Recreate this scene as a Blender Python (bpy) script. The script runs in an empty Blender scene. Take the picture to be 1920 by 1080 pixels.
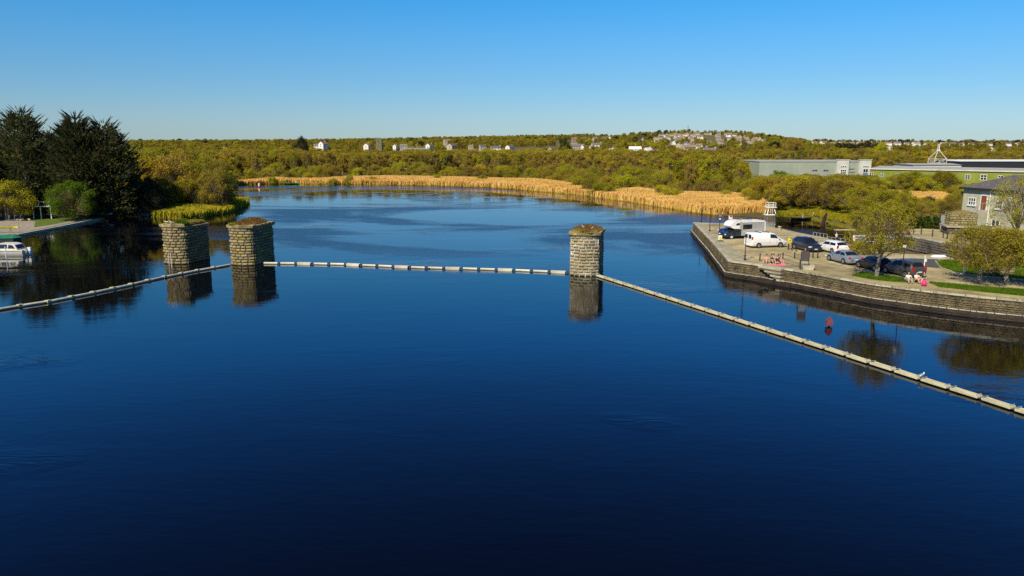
import bpy, bmesh, math, random
import numpy as np
from mathutils import Vector, Matrix, noise as mnoise
R = math.radians
random.seed(7); rng = np.random.default_rng(7)
sc = bpy.context.scene
col = sc.collection

# ------------------------------------------------------------------ camera
F, HZ, CH = 1423.0, 270.0, 15.0
PITCH = math.atan((540 - HZ) / F)
cd = bpy.data.cameras.new('camera'); cam = bpy.data.objects.new('camera', cd); col.objects.link(cam)
cd.sensor_width = 36; cd.lens = 36 * F / 1920; cd.clip_start = 0.5; cd.clip_end = 20000
cam.location = (0, 0, CH); cam.rotation_euler = (math.pi / 2 - PITCH, 0, 0)
sc.camera = cam
# ------------------------------------------------------------------ world, sun, exposure
SUN_AZ, SUN_EL = 214, 44
w = bpy.data.worlds.new('World'); sc.world = w; w.use_nodes = True
nt = w.node_tree; nt.nodes.clear()
out = nt.nodes.new('ShaderNodeOutputWorld'); bg = nt.nodes.new('ShaderNodeBackground')
sky = nt.nodes.new('ShaderNodeTexSky'); sky.sky_type = 'NISHITA'; sky.sun_disc = False
sky.sun_elevation = R(SUN_EL); sky.sun_rotation = R(SUN_AZ)
sky.air_density = 1.0; sky.dust_density = 0.15; sky.ozone_density = 3.0; sky.altitude = 300
bg.inputs['Strength'].default_value = 0.10
# clear spring sky: pale at the horizon, quickly saturated above (tint by elevation only)
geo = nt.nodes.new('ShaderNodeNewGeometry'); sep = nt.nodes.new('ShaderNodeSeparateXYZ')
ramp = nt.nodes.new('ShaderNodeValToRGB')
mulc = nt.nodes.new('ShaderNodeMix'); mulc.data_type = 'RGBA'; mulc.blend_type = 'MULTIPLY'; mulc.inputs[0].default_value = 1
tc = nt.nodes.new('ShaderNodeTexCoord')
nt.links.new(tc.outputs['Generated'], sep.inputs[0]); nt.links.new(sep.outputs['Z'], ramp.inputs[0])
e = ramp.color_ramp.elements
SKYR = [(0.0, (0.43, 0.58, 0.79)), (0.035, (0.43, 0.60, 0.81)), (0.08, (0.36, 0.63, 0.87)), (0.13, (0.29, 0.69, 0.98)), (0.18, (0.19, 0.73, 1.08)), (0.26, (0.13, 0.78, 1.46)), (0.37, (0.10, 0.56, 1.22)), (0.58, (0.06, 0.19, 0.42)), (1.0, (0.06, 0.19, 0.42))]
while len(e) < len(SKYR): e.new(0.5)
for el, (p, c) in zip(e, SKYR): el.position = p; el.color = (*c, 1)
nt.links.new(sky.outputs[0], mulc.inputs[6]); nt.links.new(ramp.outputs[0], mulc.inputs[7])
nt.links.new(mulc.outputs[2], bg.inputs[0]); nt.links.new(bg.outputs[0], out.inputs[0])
sd = bpy.data.lights.new('sun', 'SUN'); so = bpy.data.objects.new('sun', sd); col.objects.link(so)
sd.energy = 4.9; sd.angle = R(0.5); sd.color = (1.0, 0.90, 0.70)
SV = Vector((math.sin(R(SUN_AZ)) * math.cos(R(SUN_EL)), math.cos(R(SUN_AZ)) * math.cos(R(SUN_EL)), math.sin(R(SUN_EL))))
so.rotation_euler = SV.to_track_quat('Z', 'Y').to_euler(); so.location = (0, 0, 60)
sc.view_settings.view_transform = 'Standard'; sc.view_settings.look = 'None'
sc.view_settings.exposure = 0.25; sc.view_settings.gamma = 1; sc.view_settings.use_curve_mapping = False
try:
    sc.cycles.use_denoising = False
    sc.cycles.max_bounces = 6; sc.cycles.transparent_max_bounces = 6; sc.cycles.caustics_reflective = False; sc.cycles.caustics_refractive = False
except Exception: pass

# ------------------------------------------------------------------ geometry of the view: photo pixel -> place on a level
def W(px, py, z=0.0):
    x = (px - 960) / F; y = -(py - 540) / F
    dy = math.cos(PITCH) + y * math.sin(PITCH); dz = -math.sin(PITCH) + y * math.cos(PITCH)
    t = (z - CH) / dz
    return Vector((x * t, dy * t, z))
def az_px(px, d):                       # a place at ground distance d in the direction of column px
    return Vector(((px - 960) / F * d * 1.0, d, 0))

# ------------------------------------------------------------------ materials
MATS = {}
def mat(name, c1, c2=None, scale=3.0, rough=0.8, metal=0.0, bump=0.0, bscale=None, objrand=0.0, stretch=None, spec=0.4, trans=0.0, coat=0.0, lo=0.35, hi=0.65, coords='Object'):
    if name in MATS: return MATS[name]
    m = bpy.data.materials.new(name); m.use_nodes = True; n = m.node_tree; N = n.nodes; L = n.links
    b = N['Principled BSDF']; b.inputs['Roughness'].default_value = rough; b.inputs['Metallic'].default_value = metal
    b.inputs['Specular IOR Level'].default_value = spec
    if coat: b.inputs['Coat Weight'].default_value = coat; b.inputs['Coat Roughness'].default_value = 0.05
    t = N.new('ShaderNodeTexCoord'); src = t.outputs[coords]
    if coords == 'World':
        pass
    mp = N.new('ShaderNodeMapping'); L.new(src, mp.inputs[0])
    if stretch: mp.inputs['Scale'].default_value = stretch
    colout = None
    if c2 is not None:
        nz = N.new('ShaderNodeTexNoise'); nz.inputs['Scale'].default_value = scale; nz.inputs['Detail'].default_value = 6; nz.inputs['Roughness'].default_value = 0.65
        L.new(mp.outputs[0], nz.inputs['Vector'])
        rp = N.new('ShaderNodeValToRGB'); rp.color_ramp.elements[0].position = lo; rp.color_ramp.elements[1].position = hi
        rp.color_ramp.elements[0].color = (*c1, 1); rp.color_ramp.elements[1].color = (*c2, 1)
        L.new(nz.outputs[0], rp.inputs[0]); colout = rp.outputs[0]
    if objrand:
        oi = N.new('ShaderNodeObjectInfo'); hs = N.new('ShaderNodeHueSaturation')
        mr = N.new('ShaderNodeMapRange'); mr.inputs[3].default_value = 1 - objrand; mr.inputs[4].default_value = 1 + objrand
        L.new(oi.outputs['Random'], mr.inputs[0]); L.new(mr.outputs[0], hs.inputs['Value'])
        mr2 = N.new('ShaderNodeMapRange'); mr2.inputs[3].default_value = 0.5 - objrand * 0.035; mr2.inputs[4].default_value = 0.5 + objrand * 0.035
        ml = N.new('ShaderNodeMath'); ml.operation = 'MULTIPLY'; ml.inputs[1].default_value = 7.31
        fr = N.new('ShaderNodeMath'); fr.operation = 'FRACT'
        L.new(oi.outputs['Random'], ml.inputs[0]); L.new(ml.outputs[0], fr.inputs[0]); L.new(fr.outputs[0], mr2.inputs[0]); L.new(mr2.outputs[0], hs.inputs['Hue'])
        if colout is not None: L.new(colout, hs.inputs['Color'])
        else: hs.inputs['Color'].default_value = (*c1, 1)
        colout = hs.outputs[0]
    if colout is not None: L.new(colout, b.inputs['Base Color'])
    else: b.inputs['Base Color'].default_value = (*c1, 1)
    if bump:
        nb = N.new('ShaderNodeTexNoise'); nb.inputs['Scale'].default_value = bscale or scale * 4; nb.inputs['Detail'].default_value = 5
        L.new(mp.outputs[0], nb.inputs['Vector'])
        bp = N.new('ShaderNodeBump'); bp.inputs['Strength'].default_value = bump; bp.inputs['Distance'].default_value = 0.05
        L.new(nb.outputs[0], bp.inputs['Height']); L.new(bp.outputs[0], b.inputs['Normal'])
    if trans:
        tr = N.new('ShaderNodeBsdfTranslucent'); mx = N.new('ShaderNodeMixShader'); mx.inputs[0].default_value = trans
        if colout is not None: L.new(colout, tr.inputs[0])
        else: tr.inputs[0].default_value = (*c1, 1)
        L.new(b.outputs[0], mx.inputs[1]); L.new(tr.outputs[0], mx.inputs[2]); L.new(mx.outputs[0], N['Material Output'].inputs[0])
    MATS[name] = m
    return m
def leafmat(name, c1, c2, r=0.3): return mat(name, c1, c2, scale=0.9, rough=0.7, objrand=r, trans=0.45, spec=0.12, lo=0.3, hi=0.7)

M_olive = leafmat('leaf_olive', (0.23, 0.21, 0.012), (0.43, 0.385, 0.022))
M_yellow = leafmat('leaf_yellow_green', (0.30, 0.28, 0.010), (0.52, 0.47, 0.02))
M_brown = leafmat('leaf_brown', (0.24, 0.175, 0.025), (0.43, 0.32, 0.045))
M_gold = leafmat('leaf_gold', (0.31, 0.24, 0.015), (0.53, 0.43, 0.028))
M_dark = leafmat('leaf_dark', (0.022, 0.026, 0.012), (0.05, 0.06, 0.02), 0.2)
M_conif = leafmat('leaf_conifer', (0.03, 0.046, 0.016), (0.095, 0.12, 0.04), 0.2)
M_coniftip = leafmat('leaf_conifer_brown', (0.10, 0.07, 0.035), (0.19, 0.14, 0.06), 0.2)
M_bright = leafmat('leaf_bright', (0.055, 0.12, 0.006), (0.17, 0.28, 0.012), 0.1)
M_hedge = leafmat('leaf_hedge', (0.035, 0.06, 0.008), (0.09, 0.12, 0.015), 0.1)
M_redshrub = leafmat('leaf_plum', (0.05, 0.03, 0.035), (0.10, 0.06, 0.06), 0.1)
M_bark = mat('bark', (0.07, 0.055, 0.04), (0.17, 0.14, 0.10), scale=2, rough=0.9, bump=0.4, bscale=10)
M_twig = mat('twig', (0.20, 0.145, 0.06), (0.36, 0.27, 0.13), scale=2, rough=.9, trans=.2)
M_barkpale = mat('bark_pale', (0.16, 0.14, 0.11), (0.32, 0.29, 0.22), scale=3, rough=0.9, bump=0.3, bscale=10)
M_reed = mat('reed_dry', (0.62, 0.37, 0.085), (0.88, 0.60, 0.20), scale=0.12, rough=0.8, trans=0.25, spec=0.1, lo=0.3, hi=0.7)
M_reedg = mat('reed_green', (0.27, 0.25, 0.012), (0.56, 0.46, 0.03), scale=0.2, rough=0.8, trans=0.25, spec=0.1)
M_white = mat('white_paint', (0.78, 0.78, 0.76), rough=0.5)
M_wwall = mat('white_render', (0.70, 0.68, 0.62), (0.80, 0.78, 0.74), scale=0.5, rough=0.85)
M_cream = mat('cream_render', (0.36, 0.31, 0.22), (0.48, 0.42, 0.31), scale=0.5, rough=0.85, objrand=0.2)
M_slate = mat('roof_slate', (0.10, 0.095, 0.10), (0.19, 0.17, 0.17), scale=2.0, rough=0.8, objrand=0.3)
M_rooft = mat('roof_brown', (0.16, 0.11, 0.075), (0.27, 0.19, 0.13), scale=2.0, rough=0.85, objrand=0.35)
M_glass = mat('window_glass', (0.02, 0.025, 0.03), rough=0.08, spec=0.6)
M_black = mat('black_paint', (0.02, 0.02, 0.022), (0.035, 0.035, 0.035), scale=4, rough=0.5)
M_metal = mat('galvanised', (0.42, 0.42, 0.40), (0.55, 0.55, 0.52), scale=6, rough=0.5, metal=0.5)
M_stone = mat('pier_stone', (0.13, 0.10, 0.04), (0.36, 0.29, 0.145), scale=1.3, rough=0.95, bump=0.8, bscale=9, objrand=0.3)
M_mortar = mat('lime_mortar', (0.16, 0.13, 0.08), (0.78, 0.74, 0.62), scale=0.6, rough=0.95, bump=0.4)
M_mortard = mat('mortar_dark', (0.09, 0.075, 0.055), (0.20, 0.17, 0.12), scale=0.9, rough=0.95, bump=0.4)
M_qstone = mat('quay_stone', (0.04, 0.031, 0.014), (0.20, 0.155, 0.075), scale=1.1, rough=0.95, bump=0.6, bscale=6)
M_qwet = mat('quay_wet_stone', (0.018, 0.013, 0.009), (0.05, 0.036, 0.02), scale=0.8, rough=0.7, bump=0.5, bscale=6)
M_coping = mat('coping_stone', (0.30, 0.27, 0.19), (0.48, 0.44, 0.33), scale=0.8, rough=0.9, bump=0.4, bscale=6, objrand=0.2)
M_moss = mat('moss', (0.13, 0.085, 0.02), (0.26, 0.19, 0.03), scale=0.8, rough=1, bump=0.6)

# ------------------------------------------------------------------ mesh helpers
class MB:
    def __init__(s): s.v = []; s.f = []; s.m = []; s.cur = 0
    def add(s, vs, fs):
        b = len(s.v); s.v += [tuple(p) for p in vs]
        for f in fs: s.f.append([b + i for i in f]); s.m.append(s.cur)
        return s
    def box(s, c, d, rz=0.0, rot=None):
        c = Vector(c); h = Vector(d) / 2; Rm = rot or Matrix.Rotation(rz, 3, 'Z')
        vs = [c + Rm @ Vector((x * h.x, y * h.y, z * h.z)) for x in (-1, 1) for y in (-1, 1) for z in (-1, 1)]
        return s.add(vs, [(0, 1, 3, 2), (4, 6, 7, 5), (0, 4, 5, 1), (2, 3, 7, 6), (0, 2, 6, 4), (1, 5, 7, 3)])
    def tube(s, p0, p1, r0, r1=None, n=8, caps=True):
        r1 = r0 if r1 is None else r1; p0 = Vector(p0); p1 = Vector(p1); d = (p1 - p0).normalized()
        a = d.orthogonal().normalized(); b = d.cross(a)
        vs = []
        for p, r in ((p0, r0), (p1, r1)):
            for i in range(n): t = 2 * math.pi * i / n; vs.append(p + a * math.cos(t) * r + b * math.sin(t) * r)
        fs = [(i, (i + 1) % n, n + (i + 1) % n, n + i) for i in range(n)]
        if caps: fs += [tuple(range(n))[::-1], tuple(range(n, 2 * n))]
        return s.add(vs, fs)
    def beam(s, p0, p1, wd, ht=None):
        ht = ht or wd; p0 = Vector(p0); p1 = Vector(p1); d = (p1 - p0); L = d.length; d.normalize()
        up = Vector((0, 0, 1)) if abs(d.z) < 0.95 else Vector((0, 1, 0))
        sx = d.cross(up).normalized(); uz = sx.cross(d)
        Rm = Matrix((sx, d, uz)).transposed()
        return s.box((p0 + p1) / 2, (wd, L, ht), rot=Rm)
    def prism(s, poly, z0, z1, top=True):
        n = len(poly); vs = [(p[0], p[1], z0) for p in poly] + [(p[0], p[1], z1) for p in poly]
        fs = [(i, (i + 1) % n, n + (i + 1) % n, n + i) for i in range(n)]
        if top: fs += [tuple(range(n, 2 * n)), tuple(range(n))[::-1]]
        return s.add(vs, fs)
    def lathe(s, prof, n=12, c=(0, 0, 0)):
        c = Vector(c); vs = []
        for r, z in prof:
            for i in range(n): t = 2 * math.pi * i / n; vs.append((c.x + r * math.cos(t), c.y + r * math.sin(t), c.z + z))
        fs = [(k * n + i, k * n + (i + 1) % n, (k + 1) * n + (i + 1) % n, (k + 1) * n + i) for k in range(len(prof) - 1) for i in range(n)]
        fs += [tuple(range(n))[::-1], tuple(range((len(prof) - 1) * n, len(prof) * n))]
        return s.add(vs, fs)
    def ell(s, c, r, n=10, k=6, jit=0.0):
        c = Vector(c); vs = []; fs = []
        for j in range(k + 1):
            ph = math.pi * j / k
            for i in range(n):
                t = 2 * math.pi * i / n; q = 1 + random.uniform(-jit, jit)
                vs.append((c.x + r[0] * q * math.sin(ph) * math.cos(t), c.y + r[1] * q * math.sin(ph) * math.sin(t), c.z + r[2] * q * math.cos(ph)))
        for j in range(k):
            for i in range(n): fs.append((j * n + i, (j + 1) * n + i, (j + 1) * n + (i + 1) % n, j * n + (i + 1) % n))
        return s.add(vs, fs)
    def mesh(s, name, mats=None, smooth=False):
        me = bpy.data.meshes.new(name); me.from_pydata(s.v, [], s.f)
        for m in (mats if isinstance(mats, (list, tuple)) else [mats] if mats else []): me.materials.append(m)
        if any(s.m): me.polygons.foreach_set('material_index', s.m)
        if smooth: me.polygons.foreach_set('use_smooth', [True] * len(s.f))
        me.update(); return me
def obj(name, data, m=None, parent=None, loc=(0, 0, 0), rz=0.0, kind=None, smooth=False, label=None, scale=None):
    me = data.mesh(name, m, smooth) if isinstance(data, MB) else data
    o = bpy.data.objects.new(name, me); col.objects.link(o); o.location = loc; o.rotation_euler = (0, 0, rz)
    if scale: o.scale = scale
    if parent: o.parent = parent
    if kind: o['kind'] = kind
    if label: o['label'] = label
    return o
def tag(o, label, cat, group=None, kind=None):
    o['label'] = label; o['category'] = cat
    if group: o['group'] = group
    if kind: o['kind'] = kind
    return o
def thing(name, label, cat, loc=(0, 0, 0), rz=0.0, group=None):
    o = bpy.data.objects.new(name, None); col.objects.link(o); o.location = loc; o.rotation_euler = (0, 0, rz); o.empty_display_size = 0.3
    return tag(o, label, cat, group)
KIDS = {}
def dup(root, loc, rz=None, label=None, group=None, scale=None):
    r = root.copy(); col.objects.link(r); r.location = loc
    if rz is not None: r.rotation_euler = (0, 0, rz)
    if scale is not None: r.scale = scale
    if label: r['label'] = label
    if group: r['group'] = group
    for ch in list(root.children):
        c = ch.copy(); col.objects.link(c); c.parent = r
        for g in list(ch.children):
            d = g.copy(); col.objects.link(d); d.parent = c
    return r
def np_mesh(name, verts, faces, mats, midx=None):
    me = bpy.data.meshes.new(name); nv, nf, k = len(verts), len(faces), faces.shape[1]
    me.vertices.add(nv); me.vertices.foreach_set('co', np.asarray(verts, np.float32).ravel())
    me.loops.add(nf * k); me.loops.foreach_set('vertex_index', np.asarray(faces, np.int32).ravel())
    me.polygons.add(nf); me.polygons.foreach_set('loop_start', np.arange(0, nf * k, k, dtype=np.int32))
    me.polygons.foreach_set('loop_total', np.full(nf, k, np.int32))
    for m in mats: me.materials.append(m)
    if midx is not None: me.polygons.foreach_set('material_index', np.asarray(midx, np.int32))
    me.update(); me.validate(); return me
def in_poly(X, Y, poly):
    ins = np.zeros(X.shape, bool); n = len(poly)
    for i in range(n):
        x0, y0 = poly[i][0], poly[i][1]; x1, y1 = poly[(i + 1) % n][0], poly[(i + 1) % n][1]
        if y0 == y1: continue
        c = ((Y < y0) != (Y < y1)) & (X < (x1 - x0) * (Y - y0) / (y1 - y0) + x0)
        ins ^= c
    return ins
def dist_poly(X, Y, poly, closed=True):
    D = np.full(X.shape, 1e9); n = len(poly)
    for i in range(n if closed else n - 1):
        x0, y0 = poly[i][0], poly[i][1]; x1, y1 = poly[(i + 1) % n][0], poly[(i + 1) % n][1]
        dx, dy = x1 - x0, y1 - y0; t = np.clip(((X - x0) * dx + (Y - y0) * dy) / (dx * dx + dy * dy + 1e-9), 0, 1)
        D = np.minimum(D, np.hypot(X - x0 - t * dx, Y - y0 - t * dy))
    return D
def sstep(a, b, x):
    t = np.clip((x - a) / (b - a), 0, 1); return t * t * (3 - 2 * t)

# ------------------------------------------------------------------ shoreline and terrain
QZ = 1.8
shore_px = [(-900, 520), (-250, 462), (-60, 447), (30, 441), (215, 403.5), (226, 401), (300, 409), (340, 411), (385, 407), (428, 400), (462, 387), (468, 381), (440, 374), (428, 365), (424, 352), (440, 347.5),
            (500, 345), (545, 343.5), (640, 345), (720, 346.5), (830, 348.5), (905, 351), (960, 354.5), (1080, 365), (1180, 379), (1290, 397), (1340, 403), (1420, 406.5), (1470, 405.5),
            (1500, 408), (1530, 412), (1556, 419), (1600, 429), (1625, 441)]
shore = [W(x, y) for x, y in shore_px]
quay_top_px = [(1300, 417), (1334, 452), (1366, 489), (1430, 497.5), (1500, 508.5), (1575, 522), (1640, 533), (1750, 547), (1835, 556), (1920, 563.5), (2300, 592)]
quay_front = [W(x, y, QZ) for x, y in quay_top_px]
quay_back = [W(x, y, QZ) for x, y in [(2500, 520), (2000, 492), (1790, 478), (1690, 476), (1625, 466), (1560, 449.5), (1436, 423.5)]]
quay_poly = quay_front + quay_back
land_poly = [(p.x, p.y) for p in shore] + [(W(1625, 441).x, W(1625, 441).y - 8), (W(1690, 470).x, W(1690, 470).y), (W(2500, 520).x, W(2500, 520).y), (900, 40), (9000, -1500), (9000, 12000), (-9000, 12000), (-9000, -1500), (-300, 20)]
LBP = [tuple(W(x, y, .34))[:2] for x, y in [(-320, 463), (-60, 448), (31, 440), (217, 403), (210, 398), (100, 400), (-320, 408)]]
def ridge(px):
    xs = [-4000, -400, 0, 250, 600, 800, 1000, 1150, 1220, 1290, 1360, 1420, 1480, 1560, 1920, 2400, 6000]
    ys = [8, 10, 10, 11, 13, 17, 21, 24, 28, 31, 30, 23, 15, 11, 9, 9, 8]
    return np.interp(px, xs, ys)
def gh(X, Y):
    X = np.asarray(X, float); Y = np.asarray(Y, float)
    r = np.hypot(X, Y); px = 960 + F * X / np.maximum(Y, 1.0); px = np.where(Y <= 1, np.where(X > 0, 6000, -4000), px)
    ins = in_poly(X, Y, land_poly); d = dist_poly(X, Y, land_poly[:len(shore) + 2], False)
    h = np.where(ins, 0.15 + 0.75 * sstep(0, 12, d), -2.5 * sstep(0, 6, d) - 0.1)
    g = ridge(px) * sstep(420, 1500, r) * (1 - 0.55 * sstep(1900, 4200, r)) + 6 * sstep(3500, 6500, r)
    right = sstep(55, 66, X) * sstep(240, 170, Y)
    h = h + np.where(ins, g + 1.2 * right, 0)
    h = np.where(in_poly(X, Y, [(p.x, p.y) for p in quay_poly]), np.minimum(h, 0.9), h)
    h = np.where(in_poly(X, Y, LBP), np.minimum(h, 0.2), h)
    return h
def ghs(x, y): return float(gh(np.array([x]), np.array([y]))[0])
def on_ground(px, py, d0=60, d1=3000):
    q = W(px, py, 0); x = (px - 960) / F; y = -(py - 540) / F
    dy = math.cos(PITCH) + y * math.sin(PITCH); dz = -math.sin(PITCH) + y * math.cos(PITCH)
    D = np.geomspace(d0, d1, 400); X = x / dy * D; Z = CH + dz / dy * D
    H = gh(X, D); k = np.argmax(Z < H) if (Z < H).any() else len(D) - 1
    return Vector((X[k], D[k], H[k]))

azs = np.concatenate([np.linspace(-88, -40, 50), np.linspace(-39.8, 39.8, 420), np.linspace(40, 88, 50)])
rads = np.concatenate([np.linspace(40, 110, 60), np.geomspace(111, 420, 230), np.geomspace(424, 9000, 150)])
A, RR = np.meshgrid(np.radians(azs), rads); X = np.sin(A) * RR; Y = np.cos(A) * RR
Z = gh(X, Y)
Z += np.where(Z > 0.3, 0.12 * np.sin(X * 0.7 + 3 * np.sin(Y * .21)) * np.sin(Y * 0.53), 0)
nr, na = A.shape
vs = np.stack([X.ravel(), Y.ravel(), Z.ravel()], 1); idx = np.arange(nr * na).reshape(nr, na)
fs = np.stack([idx[:-1, :-1].ravel(), idx[:-1, 1:].ravel(), idx[1:, 1:].ravel(), idx[1:, :-1].ravel()], 1)[:, ::-1]
keep = Z.ravel()[fs].max(1) > -2.55
M_ground = mat('marsh_ground', (0.06, 0.05, 0.012), (0.17, 0.145, 0.025), scale=0.06, rough=0.95, bump=0.3, bscale=1.5)
terrain = obj('terrain', np_mesh('terrain', vs, fs[keep], [M_ground]), kind='structure')

# ------------------------------------------------------------------ water
def water_material():
    m = bpy.data.materials.new('river_water'); m.use_nodes = True; n = m.node_tree; N = n.nodes; L = n.links
    b = N['Principled BSDF']; b.inputs['Base Color'].default_value = (0.0012, 0.0014, 0.004, 1)
    b.inputs['IOR'].default_value = 1.37; b.inputs['Specular IOR Level'].default_value = 0.5
    t = N.new('ShaderNodeTexCoord')
    def noise(scale, st, detail=4, rough=0.6, rot=0.0, dist=0.0):
        mp = N.new('ShaderNodeMapping'); mp.inputs['Scale'].default_value = st; mp.inputs['Rotation'].default_value = (0, 0, rot); L.new(t.outputs['Object'], mp.inputs[0])
        z = N.new('ShaderNodeTexNoise'); z.inputs['Scale'].default_value = scale; z.inputs['Detail'].default_value = detail; z.inputs['Roughness'].default_value = rough; z.inputs['Distortion'].default_value = dist
        L.new(mp.outputs[0], z.inputs['Vector']); return z.outputs[0]
    def mth(op, a, c=None, v=None):
        q = N.new('ShaderNodeMath'); q.operation = op; L.new(a, q.inputs[0])
        if c is not None: L.new(c, q.inputs[1])
        if v is not None: q.inputs[1].default_value = v
        return q.outputs[0]
    def mr(a, a0, a1, b0, b1):
        q = N.new('ShaderNodeMapRange'); L.new(a, q.inputs[0]); q.inputs[1].default_value = a0; q.inputs[2].default_value = a1; q.inputs[3].default_value = b0; q.inputs[4].default_value = b1; return q.outputs[0]
    patch = mr(noise(0.016, (0.7, 1.6, 1), 7, 0.62, 0.35, 1.2), 0.48, 0.58, 0.0, 1.0)      # wind-ruffled patches
    sp = N.new('ShaderNodeSeparateXYZ'); L.new(t.outputs['Object'], sp.inputs[0])
    far = mr(sp.outputs['Y'], 62, 115, 0.0, 1.0)
    patch = mth('MULTIPLY', patch, far)
    rip = noise(1.4, (0.6, 1.3, 1), 4, 0.6, 0.1)
    slow = noise(0.22, (0.7, 1.4, 1), 3, 0.5, -0.2, 0.6)
    eddy = mth('MULTIPLY', noise(0.55, (0.5, 1.3, 1), 2, 0.45, 0.3, 2.5), mr(noise(0.055, (0.8, 1.3, 1), 2, 0.5, 0.0, 0.0), 0.60, 0.72, 0.0, 1.0))
    h1 = mth('MULTIPLY', rip, mth('ADD', mr(patch, 0, 1, 0.0, 0.14), mr(sp.outputs['Y'], 25, 105, 0.040, 0.011)))
    h2 = mth('MULTIPLY', slow, v=0.06)
    h3 = mth('MULTIPLY', eddy, v=0.30)
    hh = mth('ADD', mth('ADD', h1, h2), h3)
    bp = N.new('ShaderNodeBump'); bp.inputs['Strength'].default_value = 0.55; bp.inputs['Distance'].default_value = 0.35
    L.new(hh, bp.inputs['Height']); L.new(bp.outputs[0], b.inputs['Normal'])
    L.new(mr(patch, 0, 1, 0.035, 0.26), b.inputs['Roughness'])
    return m
M_water = water_material()
obj('water', MB().add([(-9000, -2000, 0), (9000, -2000, 0), (9000, 9000, 0), (-9000, 9000, 0)], [(0, 1, 2, 3)]), M_water, kind='structure')
obj('river_bed', MB().add([(-9000, -2000, -3), (9000, -2000, -3), (9000, 9000, -3), (-9000, 9000, -3)], [(0, 1, 2, 3)]), M_ground, kind='structure')

# ------------------------------------------------------------------ quay
M_pave = mat('quay_surface', (0.20, 0.165, 0.08), (0.48, 0.395, 0.21), scale=0.30, rough=0.95, bump=0.3, bscale=5)
M_grass = mat('grass', (0.045, 0.085, 0.006), (0.12, 0.17, 0.012), scale=1.2, rough=0.95, bump=0.5, bscale=12)
M_asph = mat('asphalt', (0.055, 0.055, 0.055), (0.09, 0.085, 0.08), scale=1.0, rough=0.9, bump=0.2, bscale=12)
def sheet(name, pts, z, m, kind='structure', sub=False):
    mb = MB(); mb.add([(p[0], p[1], z) for p in pts], [tuple(range(len(pts)))]); o = obj(name, mb, m, kind=kind)
    bm = bmesh.new(); bm.from_mesh(o.data); bmesh.ops.triangulate(bm, faces=bm.faces[:]); bmesh.ops.recalc_face_normals(bm, faces=bm.faces[:])
    for f in bm.faces:
        if f.normal.z < 0: f.normal_flip()
    bm.to_mesh(o.data); bm.free(); return o
quay = sheet('quay', quay_poly, QZ, M_pave)
def offset_line(pts, d):
    out = []
    for i, p in enumerate(pts):
        a = pts[max(i - 1, 0)]; b = pts[min(i + 1, len(pts) - 1)]; t = Vector((b[0] - a[0], b[1] - a[1])).normalized()
        out.append(Vector((p[0] + t.y * d, p[1] - t.x * d)))
    return out
def wall_band(mb, line, z0, z1):
    for i in range(len(line) - 1):
        a, b = line[i], line[i + 1]; mb.add([(a[0], a[1], z0), (b[0], b[1], z0), (b[0], b[1], z1), (a[0], a[1], z1)], [(0, 1, 2, 3)])
def walk(line, step0, step1):
    """points along a polyline with random spacing: yields (centre, tangent, length)"""
    for i in range(len(line) - 1):
        a = Vector((line[i][0], line[i][1])); b = Vector((line[i + 1][0], line[i + 1][1])); L = (b - a).length; t = (b - a) / L; s = 0
        while s < L - 0.05:
            l = min(random.uniform(step0, step1), L - s)
            if L - s - l < step0 * 0.5: l = L - s
            yield a + t * (s + l / 2), t, l; s += l
def rubble(name, line, z0, z1, ch, l0, l1, m, parent=None, out=0.06, side=1, gap=0.03, kind='stuff'):
    V = []; Fc = []
    z = z0
    while z < z1 - 0.05:
        h = min(random.uniform(ch * .8, ch * 1.2), z1 - z)
        for c, t, l in walk(line, l0, l1):
            nrm = Vector((t.y, -t.x)) * side; o = random.uniform(0.3, 1) * out; e = gap / 2
            hl = l / 2 - e; zb, zt = z + e, z + h - e; b = len(V); ins = min(0.07, hl * .4)
            for (a_, z_, n_) in [(-hl, zb, -.05), (hl, zb, -.05), (hl, zt, -.05), (-hl, zt, -.05), (-hl + ins * random.uniform(.3, 1), zb + ins * .5, o), (hl - ins * random.uniform(.3, 1), zb + ins * .5, o), (hl - ins * random.uniform(.3, 1), zt - ins * .5, o * .8), (-hl + ins * random.uniform(.3, 1), zt - ins * .5, o * .8)]:
                V.append((c.x + t.x * a_ + nrm.x * n_, c.y + t.y * a_ + nrm.y * n_, z_))
            for q in [(4, 5, 6, 7), (0, 1, 5, 4), (1, 2, 6, 5), (2, 3, 7, 6), (3, 0, 4, 7)]: Fc.append([b + i for i in q])
        z += h
    me = bpy.data.meshes.new(name); me.from_pydata(V, [], Fc); me.materials.append(m); me.update()
    o = bpy.data.objects.new(name, me); col.objects.link(o); o['kind'] = kind
    if parent: o.parent = parent
    return o
qf = [(p.x, p.y) for p in quay_front]
led = offset_line(qf, -0.0)
ledge_out = offset_line(qf, 0.35)
mb = MB(); wall_band(mb, offset_line(qf, -0.04), 0.4, QZ - 0.02); obj('quay_wall', mb, M_mortard, kind='structure', parent=quay)
mb = MB(); wall_band(mb, ledge_out, -1.5, 0.5)
for i in range(len(qf) - 1):
    a, b, c, d = ledge_out[i], ledge_out[i + 1], qf[i + 1], qf[i]; mb.add([(a[0], a[1], .5), (b[0], b[1], .5), (c[0], c[1], .5), (d[0], d[1], .5)], [(0, 1, 2, 3)])
obj('quay_footing', mb, M_qwet, kind='structure', parent=quay)
rubble('quay_wall_stones', qf, 0.5, QZ - 0.14, 0.21, 0.22, 0.62, M_qstone, quay, out=0.09)
rubble('quay_footing_stones', ledge_out, -0.3, 0.42, 0.36, 0.5, 1.1, M_qwet, quay, out=0.08)
rubble('ledge_stones', offset_line(qf, 0.30), 0.42, 0.56, 0.14, 0.5, 1.2, M_coping, quay, out=0.12)
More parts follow.
